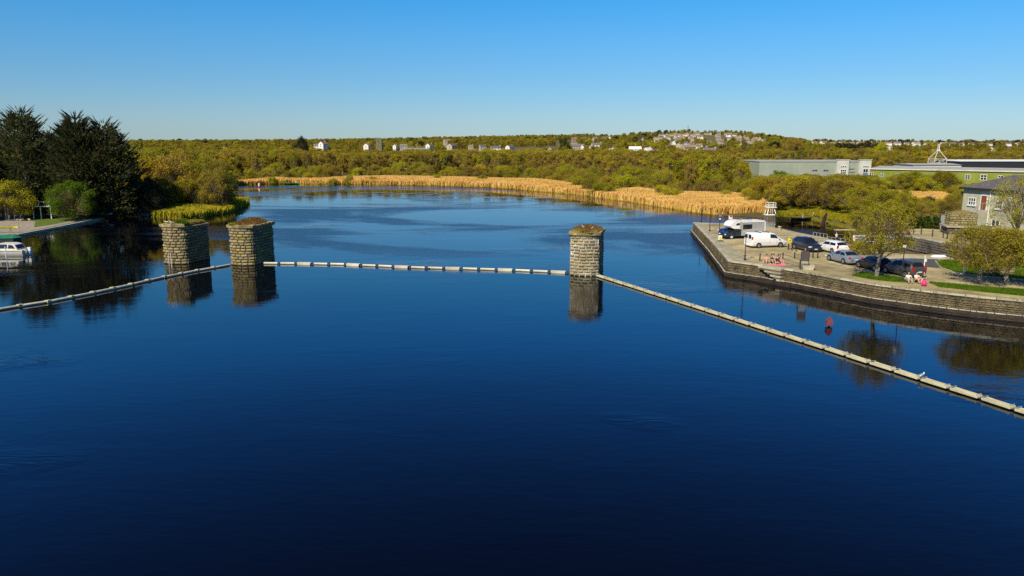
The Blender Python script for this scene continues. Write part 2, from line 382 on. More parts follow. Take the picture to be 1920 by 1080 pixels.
# back edge of the quay (towards the inlet)
qb = [(p.x, p.y) for p in (quay_back[4:] + [quay_front[0]])]
mb = MB(); wall_band(mb, qb, -1.5, QZ - .02); obj('quay_wall', mb, M_mortard, kind='structure', parent=quay)
rubble('quay_wall_stones', offset_line(qb, 0.0), 0.0, QZ - .14, 0.3, 0.4, 0.9, M_qstone, quay)
cs_mesh = []
for k in range(5):
    j = lambda a: random.uniform(-a, a)
    mb = MB().box((0, 0, 0), (0.97, 0.5, 0.15)); mb.v = [(x + j(.015), y + j(.03), z + j(.008)) for x, y, z in mb.v]; cs_mesh.append(mb.mesh('coping_stone', M_coping))
def coping(line, l0, l1, parent, z, inset=0.2, meshes=cs_mesh, side=1):
    for c, t, l in walk(line, l0, l1):
        nrm = Vector((t.y, -t.x)) * side
        o = obj('coping_stone', random.choice(meshes), parent=parent, loc=(c.x - nrm.x * inset, c.y - nrm.y * inset, z + random.uniform(-.008, .008)), rz=math.atan2(t.y, t.x)); o.scale.x = l
coping(qf[:10], 1.0, 1.6, quay, QZ - 0.04)
coping(qb, 1.6, 2.4, quay, QZ - 0.04)

# ------------------------------------------------------------------ old bridge piers
M_lichen = mat('lichen_stone', (0.16, 0.12, 0.04), (0.42, 0.33, 0.06), scale=1.6, rough=0.95, bump=0.8, bscale=9, objrand=0.2)
def stone_mesh():
    mb = MB(); j = lambda a: random.uniform(-a, a)
    V = [(-.5, 0, -.5), (.5, 0, -.5), (.5, 0, .5), (-.5, 0, .5)]
    q = [(-.42 + j(.03), 1, -.36 + j(.05)), (.42 + j(.03), 1, -.36 + j(.05)), (.42 + j(.03), 1, .36 + j(.05)), (-.42 + j(.03), 1, .36 + j(.05)), (j(.15), 1.5, j(.15))]
    mb.add(V + q, [(0, 4, 5, 1), (1, 5, 6, 2), (2, 6, 7, 3), (3, 7, 4, 0), (4, 8, 5), (5, 8, 6), (6, 8, 7), (7, 8, 4)])
    return mb.mesh('stone', M_stone)
stones = [stone_mesh() for _ in range(10)]
def pier_outline(wd, ln, sag, n=7, grow=0.0):
    w2 = wd / 2 + grow; pts = []
    for i in range(n + 1): t = -1 + 2 * i / n; pts.append((t * w2, -sag * (1 - t * t) * 1.0 - grow))
    for i in range(n + 1): t = 1 - 2 * i / n; pts.append((t * w2, ln + sag * (1 - t * t) + grow))
    return pts       # nose at -y, tail at +y, counter-clockwise
AX = R(-13)
def pier(px, py, label, mound, mortar, cut=None):
    p = W(px, py, 0); d = Vector((math.sin(-AX), math.cos(-AX)))
    loc = (p.x + d.x * 0.5, p.y + d.y * 0.5, 0)
    t = thing('stone_pier', label, 'bridge pier', loc, AX, 'ruined stone bridge piers standing in the river')
    wd, ln, sag, top = 3.25, 4.9, 0.55, 4.62
    core = pier_outline(wd, ln, sag, grow=0.0 if mortar is M_mortar else -0.05)
    mb = MB(); mb.prism(core, -1.5, top); obj('core', mb, mortar, t)
    line = pier_outline(wd, ln, sag, grow=0.0); line = line + [line[0]]
    nc = 13; hc = top / nc
    for k in range(0, nc):
        off = (k % 2) * 0.4
        # total outline walk with offset start
        pts = [Vector(q) for q in line]; Ls = [(pts[i + 1] - pts[i]).length for i in range(len(pts) - 1)]; tot = sum(Ls)
        s = off
        end = tot + off
        def at(s):
            s = s % tot
            for i, l in enumerate(Ls):
                if s <= l: return pts[i] + (pts[i + 1] - pts[i]) * (s / l)
                s -= l
            return pts[-1]
        while s < end - 0.1:
            l = random.uniform(0.55, 0.92)
            if end - s - l < 0.4: l = end - s
            a = at(s + (.035 if mortar is M_mortar else .02)); b = at(s + l - (.035 if mortar is M_mortar else .02)); c = (a + b) / 2; tt = (b - a); w_ = tt.length
            if w_ > 0.15:
                tt.normalize(); o = obj('stone', random.choice(stones), parent=t, loc=(c.x, c.y, (k + .5) * hc), rz=math.atan2(tt.y, tt.x))
                o.rotation_euler = (0, 0, math.atan2(tt.y, tt.x) + math.pi)
                if 'lichen' in label and random.random() < .16: o.material_slots[0].link = 'OBJECT'; o.material_slots[0].material = M_lichen
                o.scale = (w_, random.uniform(0.07, 0.12), hc - (0.085 if mortar is M_mortar else 0.05))
            s += l
    # string course and capping slabs
    g = pier_outline(wd, ln, sag, grow=0.14); segs = MB()
    mb = MB(); mb.prism(pier_outline(wd, ln, sag, grow=0.13), top, top + 0.13); obj('string_course', mb, M_stone, t)
    o2 = pier_outline(wd, ln, sag, grow=0.22); n = len(o2); i2 = pier_outline(wd * .55, ln, 0.1, grow=-0.5)
    for i in range(n):
        if cut and cut(i, n): continue
        a, b = Vector(o2[i]), Vector(o2[(i + 1) % n]); c, d_ = Vector(i2[(i + 1) % n]), Vector(i2[i])
        L = (b - a).length; m = max(1, round(L / 0.9))
        for q in range(m):
            u0, u1 = q / m + 0.012, (q + 1) / m - 0.012
            P = [a.lerp(b, u0), a.lerp(b, u1), d_.lerp(c, u1), d_.lerp(c, u0)]
            zt = top + 0.56 + random.uniform(-.04, .04)
            s_ = MB(); s_.prism(P, top + 0.13, zt); s_.v = [(x, y, z - (0.14 if (k_ in (4, 5)) else 0)) for k_, (x, y, z) in enumerate(s_.v)]
            obj('capping_stone', s_, M_stone, t)
    inner = pier_outline(wd, ln, sag, grow=-0.3)
    mb = MB(); mb.prism(inner, top + .1, top + 0.5); obj('rubble_fill', mb, M_moss, t)
    return t, top
def vegetation(name, parent, pts, m, kind='stuff', blades=1500, h=0.35, spread=(1.4, 2.4), c=(0, 2.4, 4.9), dome=0.35, wd=0.05):
    n = blades; a = rng.random(n) * 2 * np.pi; r = np.sqrt(rng.random(n)); x = c[0] + spread[0] * r * np.cos(a); y = c[1] + spread[1] * r * np.sin(a)
    z = c[2] + dome * (1 - r ** 2) - 0.05
    t = rng.random(n) * 2 * np.pi; hh = h * (0.5 + rng.random(n)); lean = rng.normal(0, .4, (n, 2)) * hh[:, None]
    P0 = np.stack([x - np.cos(t) * wd, y - np.sin(t) * wd, z], 1); P1 = np.stack([x + np.cos(t) * wd, y + np.sin(t) * wd, z], 1); P2 = np.stack([x + lean[:, 0], y + lean[:, 1], z + hh], 1)
    V = np.stack([P0, P1, P2], 1).reshape(-1, 3); Fc = np.arange(3 * n).reshape(-1, 3)
    me = np_mesh(name, V, Fc, [m]); return obj(name, me, parent=parent, kind=kind)
M_vegr = mat('dead_growth', (0.12, 0.055, 0.02), (0.26, 0.15, 0.03), scale=0.8, rough=1, trans=0.2, lo=.3, hi=.7)
M_vegy = mat('yellow_growth', (0.18, 0.16, 0.02), (0.38, 0.33, 0.03), scale=0.8, rough=1, trans=0.2)
PTOP = 4.62
p1, zt = pier(325, 495.5, 'left stone pier with broken cap, bright weeds and two gulls on top', None, M_mortard, cut=lambda i, n: 8 <= i <= 9 or i == 7 or i == n - 1)
p2, zt = pier(451, 498, 'middle stone pier with brown growth heaped on its cap, yellow lichen face', None, M_mortard)
p3, zt = pier(1094, 518, 'lone right-hand stone pier with pale lime joints and mossy domed top', None, M_mortar)
def mound(p, z0, hgt, m, c=(0, 2.4), r=(1.6, 3.0)):
    mb = MB(); n = 20; prof = [(1.0, 0), (.9, .35), (.7, .65), (.45, .88), (.15, 1.0)]
    vs = []
    for q, z in prof:
        for i in range(n):
            t = 2 * math.pi * i / n; k = random.uniform(.93, 1.07); vs.append((c[0] + r[0] * q * k * math.copysign(abs(math.cos(t)) ** .7, math.cos(t)), c[1] + r[1] * q * k * math.copysign(abs(math.sin(t)) ** .7, math.sin(t)), z0 + hgt * z))
    fs = [(k * n + i, k * n + (i + 1) % n, (k + 1) * n + (i + 1) % n, (k + 1) * n + i) for k in range(len(prof) - 1) for i in range(n)] + [tuple(range(4 * n, 5 * n))]
    mb.add(vs, fs); obj('growth_mound', mb, m, p)
mound(p2, zt + .4, 0.5, M_vegr); vegetation('growth', p2, None, M_vegr, c=(0, 2.4, zt + .45), spread=(1.5, 2.9), dome=.5, blades=2500, h=.25)
vegetation('weeds', p2, None, M_vegy, c=(-.9, -.2, zt + .45), spread=(.6, .5), dome=.1, blades=300, h=.22)
mound(p3, zt + .42, 0.45, M_moss, r=(1.8, 3.3)); vegetation('growth', p3, None, M_vegr, c=(0, 2.4, zt + .47), spread=(1.7, 3.2), dome=.42, blades=3000, h=.2)
mound(p1, zt + .36, 0.15, M_moss, r=(1.5, 2.8)); vegetation('weeds', p1, None, M_bright, c=(.9, .6, zt + .45), spread=(.9, .6), dome=.25, blades=900, h=.3)
vegetation('growth', p1, None, M_vegy, c=(.2, 3.5, zt + .4), spread=(1.3, 1.8), dome=.1, blades=900, h=.2)

# ------------------------------------------------------------------ floating booms
M_tube = mat('boom_plastic', (0.48, 0.45, 0.33), (0.70, 0.67, 0.54), scale=2, rough=0.6, objrand=0.12)
M_plank = mat('boom_plank', (0.40, 0.36, 0.20), (0.66, 0.61, 0.40), scale=1.5, rough=0.85, bump=0.3, stretch=(1, 8, 1), objrand=0.12)
M_float = mat('float_yellow', (0.45, 0.42, 0.12), (0.62, 0.60, 0.30), scale=3, rough=0.6)
M_rope = mat('rope', (0.05, 0.05, 0.05), rough=0.9)
M_algae = mat('algae_wood', (0.05, 0.055, 0.015), (0.12, 0.11, 0.03), scale=4, rough=0.9)
P0 = W(1119, 518, 0); P1 = W(1915, 774, 0); dv = (P1 - P0).normalized(); LB = (P1 - P0).length
boom = thing('plank_boom', 'long line of planked pontoon sections running from the lone pier to the lower right', 'floating boom', P0, math.atan2(dv.y, dv.x))
bw = .42
deck = []
for yy in (-.14, 0, .14):
    deck.append(MB().box((0, yy, .19), (1.70, .125, .035)).mesh('plank', M_plank))
fr = MB(); fr.box((0, -.22, .15), (1.76, .045, .14)); fr.box((0, .22, .15), (1.76, .045, .14)); fr.box((-.85, 0, .15), (.05, .40, .12)); fr.box((.85, 0, .15), (.05, .40, .12)); frm = fr.mesh('frame', M_plank)
fl = MB(); fl.box((0, 0, .0), (1.55, .34, .16)); flm = fl.mesh('float', M_algae)
br = MB(); br.tube((-.8, -.22, .20), (-.8, -.22, .30), .02, n=5); br.tube((-.8, .22, .20), (-.8, .22, .30), .02, n=5); br.tube((-.8, -.22, .30), (-.8, .22, .30), .02, n=5)
br.tube((.8, -.22, .20), (.8, -.22, .30), .02, n=5); br.tube((.8, .22, .20), (.8, .22, .30), .02, n=5); br.tube((.8, -.22, .30), (.8, .22, .30), .02, n=5); brm = br.mesh('bracket', M_metal)
rp = MB().tube((.87, .08, .08), (1.16, .08, .08), .035, n=6).tube((.87, -.08, .08), (1.16, -.08, .08), .035, n=6).mesh('coupling', M_rope)
ns = int(LB / 2.03) + 5
for i in range(ns):
    s = obj('pontoon_section', frm, parent=boom, loc=(1.1 + i * 2.03, random.uniform(-.04, .04), 0), rz=random.uniform(-.02, .02))
    for d_ in deck: obj('plank', d_, parent=s)
    obj('float', flm, parent=s); obj('bracket', brm, parent=s); obj('coupling', rp, parent=s)
def tube_boom(name, pts, pitch, ln, rad, label, yfl=False, deckbox=False):
    t = thing(name, label, 'floating boom', pts[0], 0)
    tm = MB().tube((-ln / 2, 0, .12), (ln / 2, 0, .12), rad, n=10).mesh('float_tube', M_tube, smooth=False)
    tm2 = MB().box((0, 0, .20), (ln, .5, .12)).box((0, -.18, .08), (ln * .95, .12, .2)).box((0, .18, .08), (ln * .95, .12, .2)).mesh('float_tube', M_tube)
    cm = MB().tube((-pitch / 2 + ln / 2 - .25, 0, 0), (pitch / 2 - ln / 2 + .25, 0, 0), .045, n=6).box((0, 0, .04), (.18, .2, .2)).mesh('coupling', M_rope)
    ym = MB().box((0, 0, .12), (.42, .5, .22)).mesh('joint_float', M_float)
    o0 = Vector(pts[0]); i = 0; k = 0
    seg = [(Vector(pts[j]), Vector(pts[j + 1])) for j in range(len(pts) - 1)]
    tot = sum((b - a).length for a, b in seg); s = pitch / 2
    while s < tot:
        q = s
        for a, b in seg:
            L = (b - a).length
            if q <= L: break
            q -= L
        d = (b - a).normalized(); p = a + d * q - o0; rz = math.atan2(d.y, d.x)
        o = obj('float_tube', tm2 if (deckbox and k % 3 == 2) else tm, parent=t, loc=p, rz=rz + random.uniform(-.03, .03))
        c = p + d * pitch / 2
        obj('coupling', cm, parent=t, loc=(c.x, c.y, .1), rz=rz)
        if yfl: obj('joint_float', ym, parent=t, loc=(c.x + d.y * .15, c.y - d.x * .15, 0), rz=rz)
        s += pitch; k += 1
    return t
tube_boom('tube_boom', [W(x, y) for x, y in [(492, 495), (560, 495.5), (640, 497), (720, 500.5), (790, 503.5), (880, 505.5), (960, 508), (1064, 512.5)]], 2.17, 1.75, .135, 'string of pale tube floats strung between the middle pier and the lone right-hand pier', deckbox=True)
tube_boom('tube_boom', [W(x, y) for x, y in [(432, 498), (365, 510), (300, 523), (235, 538), (165, 553), (100, 566), (30, 577), (-60, 592), (-150, 610)]], 2.45, 2.2, .13, 'string of pale tubes with yellow joint floats from the middle pier to the left bank', yfl=True)
#PART2
# ------------------------------------------------------------------ vegetation
def leaves(C, RAD, n, size, flat=1.0, elong=1.0, shell=0.55, upb=0.0):
    """n small leaf faces spread through clumps; returns verts, faces"""
    k = rng.integers(0, len(C), n); d = rng.normal(size=(n, 3)); d /= np.linalg.norm(d, axis=1)[:, None]
    u = shell + (1 - shell) * rng.random(n); r = RAD[k] * u[:, None]
    P = C[k] + d * r
    a = rng.normal(size=(n, 3)); a /= np.linalg.norm(a, axis=1)[:, None]
    nrm = d * 0.8 + a * 0.8 + np.array([0, 0, upb]); nrm /= np.linalg.norm(nrm, axis=1)[:, None]
    t = np.cross(nrm, rng.normal(size=(n, 3))); t /= np.linalg.norm(t, axis=1)[:, None]; b = np.cross(nrm, t)
    s = size * (0.6 + 0.8 * rng.random(n))[:, None]
    V = np.stack([P + t * s * elong, P - t * s * elong * .5 + b * s * .7, P - t * s * elong * .5 - b * s * .7], 1).reshape(-1, 3)
    return V, np.arange(3 * n).reshape(-1, 3)
def twigs(C, base, n, m=0.03):
    k = rng.integers(0, len(C), n); tip = C[k] + rng.normal(size=(n, 3)) * 0.5; st = tip * 0.55 + base * 0.45 + rng.normal(size=(n, 3)) * 0.3
    st[:, 2] = np.minimum(st[:, 2], tip[:, 2]); w_ = rng.normal(size=(n, 3)); w_ /= np.linalg.norm(w_, axis=1)[:, None]
    V = np.stack([st - w_ * m, st + w_ * m, tip], 1).reshape(-1, 3); return V, np.arange(3 * n).reshape(-1, 3)
def clumps(n, h, wd, z0, rmin, rmax, shape='dome'):
    C = []; Rr = []
    while len(C) < n:
        z = random.random(); a = random.uniform(0, 2 * math.pi); q = math.sqrt(random.random())
        if shape == 'dome': env = math.sqrt(max(0, 1 - (2 * z - 0.75) ** 2 / 1.6)) if z < .9 else .45
        elif shape == 'tall': env = 0.75 * math.sqrt(max(0.05, 1 - (1.6 * z - 0.7) ** 2))
        elif shape == 'bush': env = math.sqrt(max(0.02, 1 - z * z))
        else: env = 1
        rr = random.uniform(rmin, rmax); x = wd / 2 * env * q * math.cos(a); y = wd / 2 * env * q * math.sin(a)
        C.append((x, y, z0 + z * (h - z0 - rr * .6))); Rr.append((rr * random.uniform(.9, 1.3), rr * random.uniform(.9, 1.3), rr * random.uniform(.9, 1.25)))
    return np.array(C), np.array(Rr)
def skeleton(C, h, r0, zb=0.0, lean=(0, 0), nl=8):
    mb = MB(); top = h * .62; x, y = 0, 0; pts = [Vector((0, 0, -0.4))]
    for i in range(1, 5): x += random.uniform(-.12, .12) + lean[0] / 4; y += random.uniform(-.12, .12) + lean[1] / 4; pts.append(Vector((x, y, top * i / 4)))
    rs = [r0 * (1.25 - i * .23) for i in range(5)]
    for i in range(4): mb.tube(pts[i], pts[i + 1], rs[i], rs[i + 1], n=7)
    order = list(range(len(C))); random.shuffle(order)
    for i in order[:nl]:
        c = Vector(C[i]); a = random.uniform(.35, 1.0); k = min(3, int(a * 4)); st = pts[k].lerp(pts[k + 1], a * 4 - k if k < 3 else 1)
        mid = st.lerp(c, .5) + Vector((0, 0, random.uniform(.0, .3)))
        mb.tube(st, mid, r0 * .42, r0 * .25, n=5); mb.tube(mid, c, r0 * .25, r0 * .07, n=5)
    return mb
def make_tree(kind, h, wd, nleaf, size, seed):
    random.seed(seed)
    z0 = {'dome': h * .22, 'tall': h * .25, 'bush': 0.2}[kind]
    rm = wd * .115
    C, Rr = clumps({'dome': 60, 'tall': 44, 'bush': 46}[kind], h, wd, z0, rm * .7, rm * 1.35, kind)
    V, Fc = leaves(C, Rr, nleaf, size, upb=.25, shell=.25)
    nt_ = nleaf // 5; V2, F2 = twigs(C, np.array([0, 0, z0 * .6]), nt_, size * .13 + .01)
    Vv = np.concatenate([V, V2]); Ff = np.concatenate([Fc, F2 + len(V)]); mi = np.concatenate([np.zeros(len(Fc), int), np.ones(len(F2), int)])
    cr = np_mesh('crown', Vv, Ff, [M_olive, M_twig], mi)
    tr = skeleton(C, h, h * (.022 if kind != 'bush' else .015), nl=12).mesh('trunk', M_bark, smooth=True)
    return cr, tr, h
PROTO = {'dome': [make_tree('dome', 8, 8, 15000, .115, 10 + i) for i in range(4)],
         'tall': [make_tree('tall', 10, 6, 9500, .115, 20 + i) for i in range(4)],
         'bush': [make_tree('bush', 4, 6.5, 11000, .085, 30 + i) for i in range(4)]}
NEAR = {'dome': [make_tree('dome', 6, 6, 16000, .085, 40 + i) for i in range(3)], 'bush': [make_tree('bush', 3, 4.5, 9000, .07, 50 + i) for i in range(2)]}
def plant(kind, loc, h, wd, m, label, cat='tree', group=None, name=None, lib=None, trunkm=None, k=None):
    pr = (lib or PROTO)[kind]; cr, tr, h0 = pr[random.randrange(len(pr)) if k is None else k]
    w0 = {'dome': 8, 'tall': 6, 'bush': 6.5}[kind] if lib is None else {'dome': 6, 'bush': 4.5}[kind]
    t = thing(name or ('tree' if kind != 'bush' else 'bush'), label, cat, loc, random.uniform(0, 6.28), group)
    t.scale = (wd / w0, wd / w0, h / h0)
    c = obj('crown', cr, parent=t); c.material_slots[0].link = 'OBJECT'; c.material_slots[0].material = m
    q = obj('trunk', tr, parent=t)
    if trunkm: q.material_slots[0].link = 'OBJECT'; q.material_slots[0].material = trunkm
    return t
def gp(px, py):
    p = W(px, py, 1.0); p.z = ghs(p.x, p.y) - .05; return p
def top_h(p, ytop):       # height so that the crown reaches picture row ytop
    ang = PITCH - math.atan((540 - ytop) / F); return CH - math.hypot(p.x * 0, p.y) * math.tan(ang) - p.z

CW_ = {}
def cword(m): return {'leaf_olive': 'olive', 'leaf_yellow_green': 'yellow green', 'leaf_brown': 'brown', 'leaf_gold': 'golden', 'leaf_dark': 'dark', 'leaf_bright': 'bright green'}.get(m.name, 'green')
FARL = [(470, 'left of the far buoy'), (540, 'by the green canoe'), (590, 'just right of the green canoe'), (640, 'below the white cottage'), (680, 'left of the white gabled house'), (705, 'below the white gabled house'), (735, 'below the square tower'), (765, 'near the red shed'), (800, 'below the railway bridge'), (830, 'right of the railway bridge'), (870, 'below the cream gabled house'), (920, 'right of the cream gabled house'), (965, 'below the white terrace'), (1010, 'right of the white terrace'), (1060, 'left of the lone pier'), (1100, 'straight behind the lone pier'), (1135, 'right of the lone pier'), (1165, 'below the left bright white roof'), (1200, 'between the bright white roofs'), (1235, 'below the right bright white roof'), (1275, 'left of the radio mast'), (1310, 'below the radio mast'), (1350, 'behind the quay tip lamp posts'), (1385, 'behind the motorhome'), (1422, 'beside the left end of the grey building')]
SCRL = [(1470, 'behind the white platform'), (1500, 'left of the inlet boats'), (1530, 'behind the inlet boats'), (1560, 'behind the leaning dead trunk'), (1590, 'right of the leaning dead trunk'), (1620, 'left of the golden verge tree'), (1660, 'behind the golden verge tree'), (1700, 'right of the golden verge tree'), (1740, 'behind the clipped hedge'), (1780, 'behind the grey gate'), (1830, 'behind the ruined stump'), (9999, 'beside the stone house')]
BLDL = [(1425, 'off the left end of the grey building'), (1455, 'at the left end of the grey building'), (1500, 'along the left half of the grey building'), (1540, 'under the slit windows'), (1580, 'by the first pale bay'), (1625, 'by the second pale bay'), (1670, 'at the left end of the green building'), (1710, 'along the left part of the green building'), (1745, 'left of the lattice spire'), (1775, 'by the lattice spire'), (1810, 'right of the lattice spire'), (1850, 'by the two larger white windows'), (9999, 'at the right end of the green building')]
def near(px, L): return next((w for p, w in L if px < p), L[-1][1])
# --- dark cypresses on the left bank: sprays of foliage sweeping up and out
def cypress(px, py, ytop, wd, seed, label):
    random.seed(seed); r_ = np.random.default_rng(seed)
    p = gp(px, py); h = top_h(p, ytop)
    t = thing('cypress_tree', label, 'tree', p, 0, 'dark cypresses on the left bank')
    mb = MB(); mb.tube((0, 0, -.5), (0, 0, h * .45), .75, .45, n=9); mb.tube((0, 0, h * .45), (0, 0, h * .9), .45, .1, n=7)
    V = []; n_br = 260
    for i in range(n_br):
        z = h * (0.03 + .93 * (i / n_br) ** 0.85); fr_ = z / h; L = wd / 2 * (1.0 if fr_ < .45 else max(.16, 1 - ((fr_ - .45) / .60) ** 2.2)) * r_.uniform(.72, 1.12)
        a = r_.uniform(0, 6.283); up = r_.uniform(.05, .35) + .75 * fr_ ** 2.2
        d = np.array([math.cos(a), math.sin(a), up]); d /= np.linalg.norm(d)
        st = np.array([0, 0, max(z - L * up * .75, .5)])
        if i % 4 == 0: mb.tube(st, st + d * L * .8, .13, .03, n=5)
        ns_ = int(46 * (0.5 + L / wd * 1.4))
        for q in range(ns_):
            u = r_.uniform(.30, 1.0); c = st + d * L * u; side = np.array([-d[1], d[0], 0]); spread = (1.05 - u) * L * .28 + .35
            c = c + side * r_.normal() * spread + np.array([0, 0, r_.normal() * .32])
            dd = d + side * r_.normal() * .55 + np.array([0, 0, r_.normal() * .25 + .12]); dd /= np.linalg.norm(dd)
            nn = np.cross(dd, r_.normal(size=3)); nn /= np.linalg.norm(nn); l = r_.uniform(.4, 1.0); w_ = l * .20
            V += [c - nn * w_, c + nn * w_, c + dd * l]
    for i in range(240):
        z = h * r_.uniform(.45, 1.0); fr_ = z / h; L = wd / 2 * (max(.12, 1 - ((fr_ - .45) / .60) ** 2.2)) * r_.uniform(.6, 1.1); a = r_.uniform(0, 6.283)
        o_ = np.array([math.cos(a) * L, math.sin(a) * L, z]); d = np.array([math.cos(a), math.sin(a), .25 + .75 * fr_]); d /= np.linalg.norm(d); ln_ = r_.uniform(1.0, 2.4)
        for q in range(9):
            u = q / 9; c = o_ + d * ln_ * (u - .3); nn = np.cross(d, r_.normal(size=3)); nn /= np.linalg.norm(nn); w_ = .16 * (1 - u * .7)
            V += [c - nn * w_, c + nn * w_, c + d * ln_ * .4 + nn * r_.normal() * .1]
    V = np.array(V); n = len(V) // 3
    mi = (r_.random(n) < .22).astype(int)
    obj('crown', np_mesh('crown', V, np.arange(3 * n).reshape(-1, 3), [M_conif, M_coniftip], mi), parent=t)
    obj('trunk', mb.mesh('trunk', M_bark, smooth=True), parent=t)
    return t
cypress(58, 400, 206, 15, 3, 'tallest dark cypress, its pointed feathery top at the left of the clump')
cypress(158, 401, 217, 13, 4, 'dark cypress just behind the bright green tree')
cypress(208, 399, 228, 14, 5, 'dark cypress at the water end of the clump with spreading upswept tips')
cypress(-60, 405, 250, 14, 6, 'dark cypress at the edge of the frame behind the olive tree')
cypress(105, 392, 250, 12, 7, 'lower dark cypress filling the gap between the two tallest')
random.seed(5)
plant('dome', gp(-8, 392), top_h(gp(-8, 392), 238), 7, M_bright, 'pale green tree peeping out beside the tallest cypress')
plant('dome', gp(16, 406), top_h(gp(16, 406), 338), 10.5, M_olive, 'olive yellow tree over the white posts on the left bank')
plant('dome', gp(-50, 407), top_h(gp(-50, 407), 336), 9, M_olive, 'olive tree at the far left behind the white posts')
plant('dome', gp(138, 407), top_h(gp(138, 407), 338), 9.3, M_bright, 'bright green round tree on the left lawn', k=1)
for a in [(196, 397, 358, 7, M_dark), (232, 396, 350, 7, M_dark), (268, 395, 325, 8, M_dark), (285, 396, 343, 6, M_dark)]:
    plant('dome', gp(a[0], a[1]), top_h(gp(a[0], a[1]), a[2]), a[3], a[4], 'dark leafy tree at the water edge ' + {196: 'right of the bright green tree', 232: 'behind the green-topped pole', 268: 'straight behind the wooden jetty', 285: 'at the right end of the wooden jetty'}[a[0]], group='dark trees behind the jetty')
masses = [(262, 385, 286, 11, M_gold), (292, 382, 277, 12, M_olive), (335, 384, 283, 12, M_brown), (372, 382, 292, 11, M_olive), (405, 388, 312, 9, M_brown), (306, 391, 330, 8, M_olive), (350, 388, 335, 8, M_olive), (392, 386, 338, 7, M_olive),
          (326, 390, 352, 5, M_gold), (412, 384, 322, 8, M_olive), (300, 370, 275, 12, M_olive), (350, 372, 280, 12, M_olive), (395, 372, 292, 11, M_brown), (370, 389, 362, 5, M_dark), (248, 372, 272, 12, M_olive)]
for i, a in enumerate(masses):
    plant('dome' if a[3] > 6 else 'bush', gp(a[0], a[1]), top_h(gp(a[0], a[1]), a[2]), a[3], a[4], cword(a[4]) + ' willow on the left point, ' + ['outermost golden one behind the dark trees', 'tall one reaching the skyline', 'tall one in the middle of the clump', 'right of the middle', 'low at the right shoulder', 'in front, left', 'in front, middle', 'in front, right', 'small one at the waterline', 'farthest right over the water', 'back row left', 'back row middle', 'back row right', 'small dark one among the reeds', 'back row beside the cypresses'][i], group='willows on the left point', name='willow_tree')

# --- inland edge of the reed bed and the bushes on it
reed_in = [(424, 345), (520, 340), (600, 340.5), (720, 338), (830, 339), (900, 341), (1000, 344), (1060, 350), (1100, 360), (1150, 366), (1200, 363), (1240, 369), (1300, 371), (1380, 375), (1420, 384), (1448, 400)]
rin = [W(x, y, .4) for x, y in reed_in]
random.seed(11)
def along(line, step):
    acc = 0
    for i in range(len(line) - 1):
        a, b = line[i], line[i + 1]; L = (b - a).length; n = max(1, int(L / step))
        for k in range(n): yield a.lerp(b, (k + random.random()) / n)
far_mats = [M_olive, M_olive, M_yellow, M_yellow, M_brown, M_gold]
nb = 0
for row, (step, off, h0, h1) in enumerate([(8, 3, 2.6, 4.2), (8, 10, 3.4, 5.2), (9, 19, 4.2, 6.2), (9, 30, 5.0, 7.0)]):
    for p in along(rin, step):
        d = Vector((p.x, p.y)).normalized(); q = Vector((p.x, p.y)) + d * (off + random.uniform(-2, 4)); z = ghs(q.x, q.y)
        px = 960 + F * q.x / q.y
        if px < 690 and row == 0 and random.random() < .5: continue
        h = random.uniform(h0, h1) * (0.8 if px > 1330 else 1)
        plant('bush', Vector((q.x, q.y, z - .1)), h, h * random.uniform(1.5, 2.1), (mm_ := random.choice(far_mats)), ('small ' if h < 4 else 'large ' if h > 5.5 else '') + cword(mm_) + ' bush, ' + ['front', 'second', 'third', 'back'][row] + ' row behind the reeds, ' + near(px, FARL), 'bush', 'willow bushes behind the reed bed', 'willow_bush'); nb += 1
for px_, py_, hh_ in [(1085, 357, 4.2), (1105, 362, 4.6), (1122, 366, 4.0), (1142, 368, 3.4), (1240, 374, 3.6), (1256, 378, 3.8), (1268, 375, 3.0), (1400, 384, 3.6), (1415, 391, 3.2), (1360, 378, 2.6), (905, 344, 3.2), (700, 342.5, 2.6), (655, 343, 3.2), (625, 343.5, 3.4), (600, 344, 3.6), (578, 344, 3.2), (530, 343, 3.0), (512, 343, 3.4), (820, 343, 2.8)]:
    q = W(px_, py_, .4); plant('bush', Vector((q.x, q.y, ghs(q.x, q.y) - .1)), hh_, hh_ * 1.7, M_olive if px_ % 2 else M_yellow, 'rounded bush standing forward among the reeds ' + near(px_, FARL), 'bush', 'bushes standing forward in the reed bed', 'willow_bush')
for p in along(rin, 6.5):
    d = Vector((p.x, p.y)).normalized(); q = Vector((p.x, p.y)) + d * random.uniform(44, 60); px = 960 + F * q.x / q.y
    if px > 1400: continue
    h = random.uniform(7.5, 10.2)
    plant('tall', Vector((q.x, q.y, ghs(q.x, q.y) - .1)), h, h * .65, (mm_ := random.choice([M_brown, M_brown, M_olive, M_gold])), ('tall ' if h > 9 else '') + cword(mm_) + ' birch at the front of the far wood, ' + near(px, FARL), 'tree', 'birches at the front of the wood', 'birch_tree', trunkm=M_barkpale)

